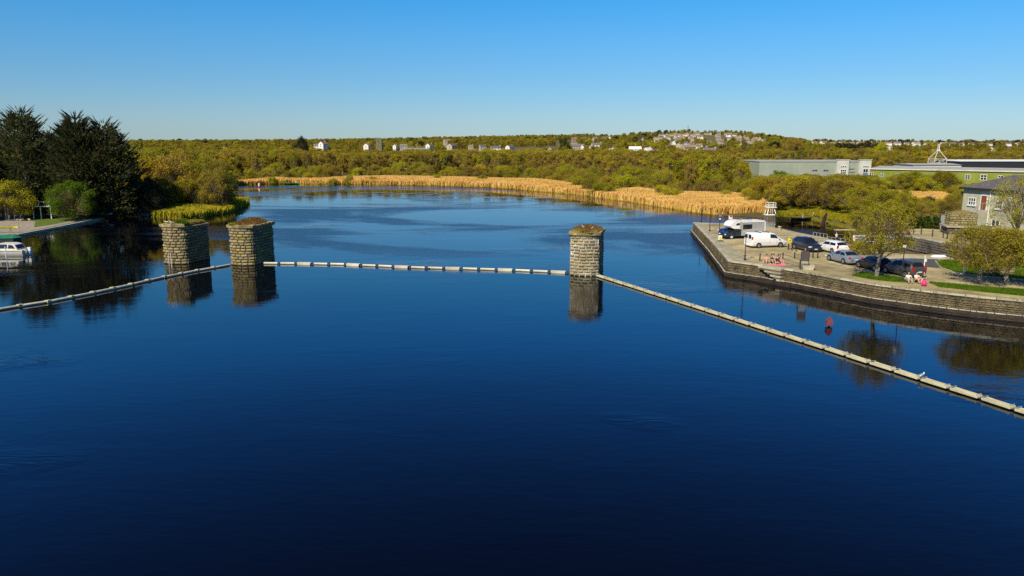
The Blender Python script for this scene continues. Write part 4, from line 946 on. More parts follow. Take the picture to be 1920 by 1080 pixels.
# square ivy-grey tower, railway bridge, red shed, little pavilion
d = 600; x = xat(712, d); z = ghs(x, d); zt = zpx(260, d)
t = thing('square_tower', 'tall square ivy-grey tower standing above the trees left of the railway bridge', 'tower', (x, d, z))
M_ivy = mat('ivy_stone', (0.11, 0.11, 0.05), (0.22, 0.20, 0.12), scale=0.8, rough=1, bump=.5)
obj('wall', MB().box((0, 0, (zt - z) / 2 - .5), (4.6, 4.6, zt - z + 1)), M_ivy, t)
for i in range(4): obj('merlon', MB().box((-1.9 + i * 1.27, -2.1, zt - z + .3), (.7, .4, .6)), M_ivy, t)
obj('window', MB().box((0, -2.31, zt - z - 2), (.5, .1, 1.1)), M_glass, t)
d = 560; x0, x1 = xat(758, d), xat(806, d); zt = zpx(279, d); zb = ghs((x0 + x1) / 2, d)
t = thing('railway_bridge', 'dark railway bridge crossing behind the wood with its railed deck', 'bridge', ((x0 + x1) / 2, d, zb)); Lb = x1 - x0; h = zt - zb
obj('deck', MB().box((0, 0, h), (Lb, 4, .7)), M_metal, t)
obj('girder', MB().box((0, 0, h - 1.2), (Lb, 3.2, 1.6)), M_black, t)
for i in range(3): obj('support', MB().box((-Lb / 2 + 1 + i * (Lb - 2) / 2, 0, h / 2 - .8), (1.4, 3.4, h)), M_ivy, t)
mb = MB()
for z_ in (.9, 1.6): mb.box((0, -1.9, h + z_), (Lb, .08, .1))
for i in range(13): mb.box((-Lb / 2 + i * Lb / 12, -1.9, h + .9), (.1, .1, 1.5))
obj('railing', mb, M_metal, t)
d = 345; x = xat(755, d)
t = thing('shed', 'small bright red shed with a pale flat roof at the edge of the bushes', 'shed', (x, d, ghs(x, d) + .8))
obj('wall', MB().box((0, 0, 1.0), (3.2, 2.4, 2.6)), M_red, t); obj('roof', MB().box((0, -.1, 2.45), (3.9, 3, .25)), M_pale, t); obj('door', MB().box((.5, -1.22, .7), (1.2, .06, 1.4)), M_white, t)
d = 430; x = xat(781, d)
t = thing('pavilion', 'little white pavilion with a pointed roof among the dark trees', 'pavilion', (x, d, 3.4)); 
for a in (-1, 1):
    for b in (-1, 1): obj('post', MB().box((a * 1.3, b * 1.3, 0), (.25, .25, 5.8)), M_white, t)
obj('roof', MB().lathe([(2.2, 2.9), (.1, 4.3)], 4), M_white, t)
d = 1500; x = (1283 - 960) / F * d; z = ghs(x, d)
t = thing('radio_mast', 'thin radio mast on top of the housing hill', 'mast', (x, d, z)); obj('pole', MB().tube((0, 0, 0), (0, 0, zpx(236, d) - z), .45, .2, n=5), M_black, t)
obj('aerial', MB().tube((0, 0, zpx(238, d) - z), (0, 0, zpx(236, d) - z + 1), .5, n=5).box((0, 0, zpx(240, d) - z), (2.2, .3, .3)), M_black, t)
# lone trees that stand out against the houses and the skyline
random.seed(8)
for px, yt, yb, d, wd, m, lab in [(567, 255, 282, 520, 9, M_dark, 'dark round tree breaking the skyline left of the white cottage'), (1058, 257, 282, 620, 11, M_hedge, 'tall dense green tree left of the housing hill'), (1357, 271, 286, 640, 10, M_dark, 'dark round tree beside the white cottage at the foot of the hill'),
                               (1452, 265, 285, 640, 14, M_dark, 'dark flat clump of trees on the right shoulder of the hill'), (1487, 258, 290, 560, 16, M_brown, 'big brown rounded tree right of the hill'), (1520, 263, 290, 520, 10, M_yellow, 'yellow green tree right of the big brown one'), (1462, 318, 345, 215, 6, M_bright, 'bright green small tree against the long grey wall'),
                               (1652, 266, 290, 560, 9, M_yellow, 'light green tree at the end of the dark pine row'), (660, 258, 284, 560, 12, M_gold, 'bushy golden tree left of the white gabled house'), (1275, 262, 280, 900, 14, M_yellow, 'yellow green copse in the middle of the hillside terraces'), (1230, 267, 280, 820, 18, M_yellow, 'bright olive thicket on the hillside left of the terraces'), (1180, 267, 278, 840, 20, M_yellow, 'bright olive thicket below the big white hillside gable'), (1305, 268, 282, 830, 18, M_yellow, 'bright olive thicket under the hillside terraces, right one')]:
    x = xat(px, d, 8); z = ghs(x, d); zt = zpx(yt, d)
    plant('dome', Vector((x, d, z)), zt - z, wd, m, lab)
random.seed(9)
for i, px in enumerate([1572, 1584, 1596, 1606, 1617, 1628, 1640]):
    d = 700; x = xat(px, d, 8); z = ghs(x, d); plant('dome', Vector((x, d, z)), zpx(268 + random.uniform(-1.5, 1), d) - z, 9, M_dark, 'dark pine in the row on the skyline above the grey building', group='dark pines on the skyline', name='pine_tree')
# ------------------------------------------------------------------ two-storey house with outside stair
HB = 2.4; HT = zpx(351, 116)
a = W(1808, 351, HT); b_ = W(1905, 357.5, HT); tdir_ = Vector((b_.x - a.x, b_.y - a.y)).normalized(); Bx = Vector((a.x, a.y)) + tdir_ * 17
th, L, h = facade('stone_house', 'grey two-storey house with hipped slate roof and outside steps to a red door', 'house', (a.x, a.y), Bx, 9, HB, HT, mat('house_wall', (0.37, 0.35, 0.25), (0.50, 0.47, 0.36), scale=.7, rough=.9, bump=.3))
e_ = .45; r = MB(); r.add([(-e_, -e_, h), (L + e_, -e_, h), (L + e_, 9 + e_, h), (-e_, 9 + e_, h), (4.2, 4.5, h + 2.0), (L - 4.2, 4.5, h + 2.0), (-e_, -e_, h - .2), (L + e_, -e_, h - .2), (L + e_, 9 + e_, h - .2), (-e_, 9 + e_, h - .2)],
               [(0, 1, 5, 4), (1, 2, 5), (2, 3, 4, 5), (3, 0, 4), (0, 6, 7, 1), (3, 9, 6, 0), (1, 7, 8, 2), (2, 8, 9, 3), (6, 9, 8, 7)])
rf = obj('roof', r, M_slate, th); obj('fascia', MB().box((L / 2, -e_ - .03, h - .1), (L + 2 * e_, .06, .3)).box((-e_ - .03, 4.5, h - .1), (.06, 9, .3)), M_black, rf)
def hx(px): return (px - 1808) / (1905 - 1808) * (Vector((b_.x - a.x, b_.y - a.y)).length)
window(th, hx(1827), zpx(377, 115) - HB, 1.25, 1.05, M_white, (2, 1))
window(th, hx(1878), zpx(382, 112) - HB, 1.2, 1.1, M_white, (2, 1)); window(th, hx(1876), zpx(417, 111) - HB, 1.3, .9, M_white, (1, 0)); window(th, hx(1908), zpx(386, 111) - HB, 1.2, 1.1, M_white, (2, 1))
dz = zpx(392, 113) - HB
dr = obj('door', MB().box((hx(1850), -.04, dz + 1.0), (.95, .09, 2.0)), mat('door_red_brown', (.22, .055, .02), rough=.6), th); obj('door_frame', MB().box((hx(1850) - .55, -.05, dz + 1.0), (.12, .12, 2.1)).box((hx(1850) + .55, -.05, dz + 1.0), (.12, .12, 2.1)).box((hx(1850), -.05, dz + 2.08), (1.2, .12, .12)), M_white, dr)
st = MB(); n = 9
for i in range(n): st.box((hx(1850) + .0 , -.5 - i * .28 - .9, (dz - i * dz / n) / 2 - .1), (1.3, .28, dz - i * dz / n + .2))
st.box((hx(1850), -.7, dz / 2 - .05), (1.5, 1.35, dz)); obj('steps', st, M_concrete, th)
hr = MB()
for sx in (-.7, .7):
    hr.tube((hx(1850) + sx, -.3, dz + 1), (hx(1850) + sx, -1.3, dz + 1), .03, n=5).tube((hx(1850) + sx, -1.3, dz + 1), (hx(1850) + sx, -3.7, 1.1), .03, n=5)
    for i in range(7): yy = -.4 - i * .55; zz = dz - max(0, (-yy - 1.3)) * dz / 2.5; hr.tube((hx(1850) + sx, yy, max(0, zz)), (hx(1850) + sx, yy, max(0, zz) + 1), .02, n=5)
obj('handrail', hr, M_metal, th)
obj('downpipe', MB().tube((hx(1861), -.08, 0), (hx(1861), -.08, h), .06, n=6), M_white, th); obj('chimney', MB().box((L * .7, 4.5, h + 2.2), (.9, 1.6, 1.6)), M_darkstone, rf)

# ------------------------------------------------------------------ raised bank, its retaining wall, ruin, hedge
UPZ = 3.35
upf = [W(1688, 440.5, UPZ), W(1735, 448, UPZ), W(1786, 458.5, UPZ), W(1840, 470, UPZ), W(2300, 500, UPZ)]
upb = [W(2300, 455, UPZ), W(2300, 425, UPZ), W(1830, 426, UPZ), W(1700, 429.5, UPZ), W(1680, 434, UPZ)]
upper = sheet('upper_path', upf + upb, UPZ, M_pave)
uf = [(p.x, p.y) for p in upf]
mb = MB(); wall_band(mb, [uf[-1]] and offset_line(uf, -.05), .5, UPZ - .02); wall_band(mb, [(upb[-1].x, upb[-1].y), uf[0]], .5, UPZ - .02); obj('retaining_wall', mb, M_mortard, kind='structure', parent=upper)
rubble('retaining_wall_stones', uf, 1.6, UPZ - .12, .3, .35, .9, M_darkstone, upper, out=.1)
coping(uf, 1.0, 1.5, upper, UPZ - .02)
sheet('upper_lawn', [W(1700, 430, UPZ + .01), W(1830, 426.5, UPZ + .01), W(2300, 426, UPZ), W(2300, 405, UPZ), W(1700, 405, UPZ)], UPZ - .1, M_grass)
# ruined abutment
c = W(1806, 462, QZ); t = thing('ruined_abutment', 'rough round-cornered stone stump at the end of the retaining wall below the house', 'ruin', (c.x, c.y + 1.2, QZ), R(-15))
obj('core', MB().box((0, 0, 1.1), (3.5, 3.0, 3.2)), M_mortard, t)
def ring(wd, dp): return [(-wd / 2, -dp / 2), (wd / 2, -dp / 2), (wd / 2, dp / 2), (-wd / 2, dp / 2), (-wd / 2, -dp / 2)]
rubble('stones', ring(3.6, 3.1), -.4, 2.5, .34, .4, .9, M_darkstone, t, out=.14)
obj('ledge', MB().box((0, 0, 2.6), (4.1, 3.6, .22)), M_coping, t)
obj('core', MB().box((.1, .1, 3.5), (3.0, 2.6, 1.7)), M_mortard, t)
rubble('stones', ring(3.1, 2.7), 2.7, 4.3, .3, .35, .7, M_stone, t, out=.14); mb = MB().ell((.1, .1, 4.25), (1.5, 1.3, .35), 14, 6, .08); obj('rubble_top', mb, M_moss, t)
random.seed(31)
def hedge(name, p0, p1, h, wd, m, label, n=5000, size=.14):
    p0, p1 = Vector(p0), Vector(p1); L = (p1 - p0).length; C = np.array([(random.uniform(0, L), random.uniform(-wd / 3, wd / 3), random.uniform(.2, h * .85)) for _ in range(int(L * 9))]); Rr = np.full((len(C), 3), .42)
    V, Fc = leaves(C, Rr, n, size); o = obj(name, np_mesh(name, V, Fc, [m]), loc=p0, rz=math.atan2(p1.y - p0.y, p1.x - p0.x)); return tag(o, label, 'hedge')
hedge('hedge', W(1706, 427, UPZ), W(1757, 429, UPZ), 1.6, 1.6, M_hedge, 'clipped dark green hedge beyond the upper path')
t = thing('gate', 'pale grey panel gate between the hedge and the ruined stump', 'gate', W(1762, 430, UPZ), .1)
for i in range(5): obj('plank', MB().box((i * .34 + .1, 0, 1.0), (.32, .06, 1.9)), M_metal, t)
obj('post', MB().box((-.12, 0, 1.0), (.12, .12, 2.1)), M_black, t); obj('post', MB().box((1.8, 0, 1.0), (.12, .12, 2.1)), M_black, t)
# verges, asphalt, kerbs on the quay
def strip(name, pxs, z, m): return sheet(name, [W(x, y, z) for x, y in pxs], z, m)
strip('grass_verge', [(1597, 517), (1615, 512), (1640, 514.5), (1690, 521), (1700, 529), (1670, 528), (1630, 523)], QZ + .012, M_grass)
strip('grass_verge', [(1742, 530), (1790, 534), (1870, 541), (2100, 556), (2100, 566), (1920, 555), (1830, 546), (1760, 538)], QZ + .012, M_grass)
strip('grass_verge', [(1754, 491), (1775, 488), (1900, 500), (2100, 512), (2100, 530), (1920, 525), (1880, 522), (1830, 518), (1790, 512), (1762, 503)], QZ + .012, M_grass)
strip('asphalt_strip', [(1652, 486), (1700, 484.5), (1758, 486), (1760, 503), (1735, 500), (1690, 497), (1655, 494)], QZ + .008, M_asph)
strip('path_edge', [(1650, 483.5), (1700, 482), (1785, 483.5), (1785, 486), (1700, 484.3), (1650, 485.7)], QZ + .016, M_concrete)
strip('gravel_patch', [(1367, 486), (1420, 494), (1402, 484), (1347, 445), (1316, 420), (1303, 419), (1334, 449)], QZ + .006, mat('weathered_paving', (.23, .21, .13), (.40, .37, .26), scale=.9, rough=.95, bump=.3))
k0 = [W(x, y, QZ) for x, y in [(1754, 490), (1764, 503), (1790, 512), (1830, 518), (1880, 522), (1920, 525), (2100, 530)]]
kb = MB()
for i in range(len(k0) - 1): kb.beam(k0[i] + Vector((0, 0, .05)), k0[i + 1] + Vector((0, 0, .05)), .18, .14)
obj('kerb', kb, M_coping, kind='structure')
k0 = [W(x, y, QZ) for x, y in [(1555, 491.5), (1580, 498), (1605, 504), (1640, 512), (1700, 523)]]
kb = MB()
for i in range(len(k0) - 1): kb.beam(k0[i] + Vector((0, 0, .04)), k0[i + 1] + Vector((0, 0, .04)), .18, .1)
obj('kerb', kb, M_coping, kind='structure')
#PART4
# ------------------------------------------------------------------ vehicles
def paint(name, c, rough=0.35, metal=0.0): return mat(name, c, rough=rough, metal=metal, coat=0.6, spec=0.5)
M_tyre = mat('tyre', (.015, .015, .015), rough=.9); M_rim = mat('rim', (.35, .35, .36), rough=.35, metal=.6)
M_cglass = mat('car_glass', (.012, .015, .02), rough=.05, spec=.8); M_lamp = mat('head_lamp', (.7, .7, .72), rough=.1); M_tail = mat('tail_lamp', (.45, .01, .015), rough=.2)
M_plate = mat('number_plate', (.75, .75, .7), rough=.5); M_trim = mat('black_trim', (.02, .02, .02), rough=.6)
PROF = {  # (x from the nose, bottom, half width, belt, roof/bonnet height, half width of the top)
 'saloon': (4.6, 1.46, .89, [(0, .30, .68, .50, .56, .52), (.12, .22, .80, .58, .68, .66), (.6, .19, .87, .72, .80, .72), (1.25, .19, .89, .86, .93, .74), (2.0, .19, .89, .92, 1.40, .60), (2.7, .19, .89, .94, 1.46, .60), (3.3, .19, .89, .95, 1.38, .59), (4.0, .2, .88, .96, 1.03, .70), (4.45, .22, .85, .92, 1.00, .68), (4.6, .32, .78, .70, .80, .62)], (2.05, 3.45), (1.3, 1.95), (3.35, 3.95)),
 'hatch': (4.2, 1.48, .88, [(0, .30, .66, .50, .56, .52), (.12, .22, .80, .60, .70, .66), (.5, .19, .86, .74, .82, .72), (1.05, .19, .88, .86, .95, .74), (1.8, .19, .88, .92, 1.42, .60), (2.5, .19, .88, .94, 1.48, .60), (3.5, .19, .88, .97, 1.40, .58), (4.0, .22, .86, .98, 1.04, .66), (4.2, .32, .80, .72, .82, .64)], (1.85, 3.5), (1.12, 1.75), (3.55, 3.95)),
 'estate': (4.6, 1.50, .90, [(0, .30, .68, .52, .58, .52), (.12, .22, .82, .62, .72, .66), (.6, .19, .88, .76, .84, .72), (1.2, .19, .90, .88, .96, .74), (1.95, .19, .90, .94, 1.44, .62), (2.8, .19, .90, .95, 1.50, .62), (4.0, .19, .90, .98, 1.43, .60), (4.45, .22, .88, .98, 1.06, .68), (4.6, .32, .82, .74, .84, .66)], (2.0, 4.0), (1.27, 1.9), (4.04, 4.42)),
 'suv': (4.4, 1.66, .92, [(0, .36, .72, .66, .74, .58), (.12, .28, .86, .78, .90, .70), (.6, .26, .91, .90, 1.00, .76), (1.15, .26, .92, 1.0, 1.08, .78), (1.8, .26, .92, 1.05, 1.58, .64), (2.6, .26, .92, 1.06, 1.66, .64), (3.8, .26, .92, 1.10, 1.58, .62), (4.25, .30, .90, 1.10, 1.18, .70), (4.4, .40, .84, .80, .92, .68)], (1.85, 3.7), (1.2, 1.75), (3.86, 4.2)),
 'mpv': (4.3, 1.62, .90, [(0, .32, .68, .58, .66, .52), (.12, .24, .82, .70, .82, .66), (.5, .20, .88, .84, .94, .72), (.95, .20, .90, .95, 1.05, .74), (1.75, .20, .90, 1.0, 1.54, .62), (2.6, .20, .90, 1.02, 1.62, .62), (3.8, .20, .90, 1.04, 1.54, .60), (4.15, .24, .88, 1.02, 1.10, .68), (4.3, .34, .82, .78, .88, .66)], (1.7, 3.75), (1.0, 1.7), (3.84, 4.12)),
 'van': (5.1, 1.95, .96, [(0, .32, .72, .62, .72, .56), (.12, .24, .88, .78, .92, .70), (.55, .22, .94, .95, 1.06, .78), (.95, .22, .95, 1.08, 1.20, .80), (1.75, .22, .96, 1.15, 1.84, .78), (2.4, .22, .96, 1.18, 1.93, .80), (4.8, .22, .96, 1.18, 1.95, .80), (5.02, .24, .95, 1.17, 1.90, .79), (5.1, .34, .92, 1.12, 1.80, .76)], (1.6, 2.45), (1.0, 1.68), None)}
def vehicle(kind, name, label, cat, front_px, rear_px, body, rims=M_rim, glass=M_cglass, loc=None, rz=None, rails=None):
    L, Ht, hw, st, sidew, fw, rw = PROF[kind]
    wb = {'saloon': (.88, 3.55), 'hatch': (.82, 3.4), 'estate': (.9, 3.6), 'suv': (.85, 3.5), 'mpv': (.78, 3.4), 'van': (.95, 4.05)}[kind]
    xm = (wb[0] + wb[1]) / 2
    if loc is None:
        f = W(*front_px, QZ); r = W(*rear_px, QZ); h = (f - r); rz = math.atan2(h.y, h.x); n = Vector((-h.y, h.x)).normalized(); mid = (f + r) / 2
        if n.dot(Vector((-mid.x, -mid.y))) < 0: n = -n
        loc = (mid.x - n.x * (hw - .08), mid.y - n.y * (hw - .08), QZ + .015)
    t = thing(name, label, cat, loc, rz, None)
    def sec(x):
        for i in range(len(st) - 1):
            if st[i][0] <= x <= st[i + 1][0]:
                u = (x - st[i][0]) / (st[i + 1][0] - st[i][0]); return [st[i][k] * (1 - u) + st[i + 1][k] * u for k in range(1, 6)]
        return list(st[-1][1:])
    def S(x, v, side=1):
        zb, w_, zbelt, zr, wr = sec(x)
        P = [(w_ * .93, zb), (w_, zb + .16), (w_, zbelt - .10), (w_ * .975, zbelt), (wr + .04, zr - .07), (wr * .86, zr - .01), (0, zr + .02)]
        i = min(int(v), 5); u = v - i; y = P[i][0] * (1 - u) + P[i + 1][0] * u; z = P[i][1] * (1 - u) + P[i + 1][1] * u
        return Vector((xm - x, y * side, z))
    mb = MB(); xs = sorted(set([s[0] for s in st] + [wb[0], wb[1], (st[3][0] + st[4][0]) / 2])); rows = []
    for x in xs: rows.append([S(x, v, 1) for v in range(0, 7)] + [S(x, v, -1) for v in range(5, -1, -1)])
    n = len(rows[0]); vs = [p for r_ in rows for p in r_]; fs = []
    for i in range(len(rows) - 1):
        for k in range(n - 1): fs.append((i * n + k, i * n + k + 1, (i + 1) * n + k + 1, (i + 1) * n + k))
        fs.append((i * n + n - 1, i * n, (i + 1) * n, (i + 1) * n + n - 1))
    fs += [tuple(range(n))[::-1], tuple(range((len(rows) - 1) * n, len(rows) * n))]
    mb.add(vs, fs); bo = obj('body', mb, body, t, smooth=True)
    for f_ in bo.data.polygons:
        if len(f_.vertices) > 4: f_.use_smooth = False
    def patch(nm, corners, m, off=.012, nx=4, parent=t, side=1):
        """corners: (x,v) lower-front, lower-rear, upper-rear, upper-front"""
        q = MB(); vs = []
        for j in range(3):
            for i in range(nx + 1):
                u, v = i / nx, j / 2; a = [corners[0][k] * (1 - u) + corners[1][k] * u for k in (0, 1)]; b = [corners[3][k] * (1 - u) + corners[2][k] * u for k in (0, 1)]
                x, vv = a[0] * (1 - v) + b[0] * v, a[1] * (1 - v) + b[1] * v
                p = S(x, vv, side); e = .02; nn = (S(x + e, vv, side) - S(x - e, vv, side)).cross(S(x, min(vv + e, 5.999), side) - S(x, vv - e, side)).normalized()
                c = Vector((p.x, 0, .7)); nn = nn if nn.dot(p - c) > 0 else -nn; vs.append(p + nn * off)
        W1 = nx + 1; q.add(vs, [(j * W1 + i, j * W1 + i + 1, (j + 1) * W1 + i + 1, (j + 1) * W1 + i) for j in range(2) for i in range(nx)]); return obj(nm, q, m, parent)
    for side in (1, -1):
        a, b = sidew
        mid = (a + b) / 2 if kind != 'van' else None
        cuts = [(a, mid - .04), (mid + .04, b)] if mid else [(a, b)]
        for ci, (x0, x1) in enumerate(cuts):
            f0 = x0 - (.45 if ci == 0 else 0); r1 = x1 + (.30 if ci == len(cuts) - 1 and kind in ('saloon', 'hatch') else (.12 if ci == len(cuts) - 1 and kind != 'van' else 0))
            if kind == 'van': f0 = x0 - .38
            patch('side_window', [(f0, 3.12), (r1, 3.12), (x1, 3.86), (x0, 3.86)], glass, side=side)
        for hb, x in enumerate([sidew[0] + .25, (sidew[0] + sidew[1]) / 2 + .35]):
            if kind == 'van' and hb: continue
            p = S(x, 2.8, side); obj('handle', MB().box((p.x, p.y + .02 * side, p.z - .04), (.18, .04, .035)), M_trim if kind != 'van' else body, t)
        p = S(sidew[0] - .35, 3.1, side); obj('mirror', MB().box((p.x, p.y + .12 * side, p.z + .09), (.12, .22, .15)).box((p.x, p.y + .02 * side, p.z + .04), (.05, .1, .05)), body, t)
        for x in wb:
            obj('wheel_arch', MB().tube((xm - x, (hw - .25) * side, .335), (xm - x, (hw + .006) * side, .335), .385, n=18), M_trim, t)
            wl = obj('wheel', MB().tube((xm - x, (hw - .22) * side, .325), (xm - x, (hw + .02) * side, .325), .325, n=18), M_tyre, t)
            rmb = MB().tube((xm - x, (hw - .1) * side, .325), (xm - x, (hw + .032) * side, .325), .205, n=14)
            obj('rim', rmb, rims, wl)
        p = S(.14, 2.2, side); obj('headlight', MB().box((p.x + .02, p.y - .10 * side, p.z), (.22, .34, .15)), M_lamp, t)
        p = S(L - .12, 2.4, side); obj('tail_light', MB().box((p.x - .035, p.y - .08 * side, p.z + (.18 if kind == 'van' else 0)), (.15, .20, .42 if kind in ('van', 'estate', 'mpv') else .2)), M_tail, t)
        # door seams
        for x in ([sidew[0] - .1, sidew[1] + .05] + ([(sidew[0] + sidew[1]) / 2] if kind != 'van' else [])):
            a_ = S(x, 1.2, side); b2 = S(x, 2.9, side); obj('door_seam', MB().beam(a_ + Vector((0, .004 * side, 0)), b2 + Vector((0, .004 * side, 0)), .02, .02), M_trim, t)
    # windscreens (both halves)
    for nm, rng_ in (('windscreen', fw), ('rear_window', rw)):
        if rng_ is None: continue
        x0, x1 = rng_
        q = MB(); vs = []
        for j in range(4):
            x = x0 + (x1 - x0) * j / 3
            for i in range(7):
                k = -1 + 2 * i / 6; sd_ = 1 if k >= 0 else -1; v = 6 - abs(k) * (1.85); p = S(x, min(v, 5.999), sd_); vs.append(p + Vector(((.02 if nm == 'windscreen' else -.02), 0, .012)))
        q.add(vs, [(j * 7 + i, j * 7 + i + 1, (j + 1) * 7 + i + 1, (j + 1) * 7 + i) for j in range(3) for i in range(6)]); obj(nm, q, glass, t)
    if kind == 'van':
        for side in (1, -1):
            for z in (.75,): obj('rubbing_strip', MB().box((xm - 3.0, (hw + .008) * side, z), (2.0, .025, .08)), body, t)
        for y in (-.6, 0, .6): obj('roof_bar', MB().box((xm - 2.6 - abs(y) * 1.9, 0, 1.99), (.06, 1.5, .07)), M_trim, t)
        for y in (-.45, .45): obj('rear_window', MB().box((xm - 5.09, y, 1.45), (.03, .62, .5)), glass, t)
    ft = S(.03, 1.4, 1)
    obj('grille', MB().box((xm - .03, 0, ft.z + .12), (.12, .85, .14)), M_trim, t); obj('bumper', MB().box((xm - .02, 0, .34), (.14, hw * 1.35, .16)), M_trim, t)
    obj('number_plate', MB().box((xm + .05, 0, .42), (.02, .52, .11)), M_plate, t); obj('number_plate', MB().box((xm - L - .02, 0, .62 if kind != 'van' else .8), (.03, .52, .11)), M_plate, t)
    obj('bumper', MB().box((xm - L + .02, 0, .40), (.14, hw * 1.5, .2)), body, t)
    if rails:
        for sd_ in (1, -1):
            a_ = S(sidew[0] + .2, 5, sd_); b2 = S(sidew[1] + .1, 5, sd_); obj('roof_rail', MB().tube(a_ + Vector((0, 0, .04)), b2 + Vector((0, 0, .04)), .02, n=6), rails, t)
    return t, S, xm
vehicle('van', 'parked_van', 'white panel van parked side-on in the middle of the quay', 'van', (1462.9, 463.9), (1421.7, 465.3), paint('van_white', (.80, .79, .76)))
vehicle('estate', 'parked_car', 'white estate car seen from behind next to the dark four-wheel-drive', 'car', (1537.4, 470.7), (1556.9, 474.9), paint('car_white', (.78, .78, .76)))
vehicle('saloon', 'parked_car', 'silver blue saloon parked behind the white estate car', 'car', (1556.4, 489.3), (1580, 495.3), paint('car_silver', (.30, .35, .42), .3, .4))
vehicle('hatch', 'parked_car', 'very dark navy car half hidden by the pale tree trunk on the verge', 'car', (1613, 502.2), (1637.5, 508.3), paint('car_navy', (.012, .012, .03)))
vehicle('mpv', 'parked_car', 'dark grey people carrier with red tail lamps nearest the lamp post', 'car', (1663.9, 513), (1694.3, 519.4), paint('car_grey', (.085, .08, .085), .35, .3))
c = W(1512, 469.5, QZ); vehicle('suv', 'parked_car', 'dark blue four-wheel-drive facing the river beside the white estate car', 'car', None, None, paint('suv_blue', (.02, .028, .06), .3, .3), loc=(c.x, c.y, QZ + .015), rz=R(-80), rails=M_trim)
c = W(1364, 441, QZ); vehicle('suv', 'parked_car', 'blue car parked on the far side of the motorhome with its nose showing', 'car', None, None, paint('car_blue', (.02, .05, .16), .3, .2), loc=(c.x + 1.0, c.y + .4, QZ + .015), rz=R(200))
c = W(1637, 469, QZ); vehicle('van', 'parked_van', 'pale van standing behind the golden verge tree and the notice board', 'van', None, None, paint('van_pale', (.62, .62, .56)), loc=(c.x, c.y, QZ + .015), rz=R(160))
c = W(1760, 483, QZ); t = thing('upturned_dinghy', 'low white upturned dinghy at the foot of the retaining wall', 'boat', c, R(-4)); obj('hull', MB().ell((0, 0, .12), (.95, .36, .2), 14, 8), M_white, t, smooth=True); obj('keel', MB().box((0, 0, .31), (1.5, .05, .06)), M_pale, t)
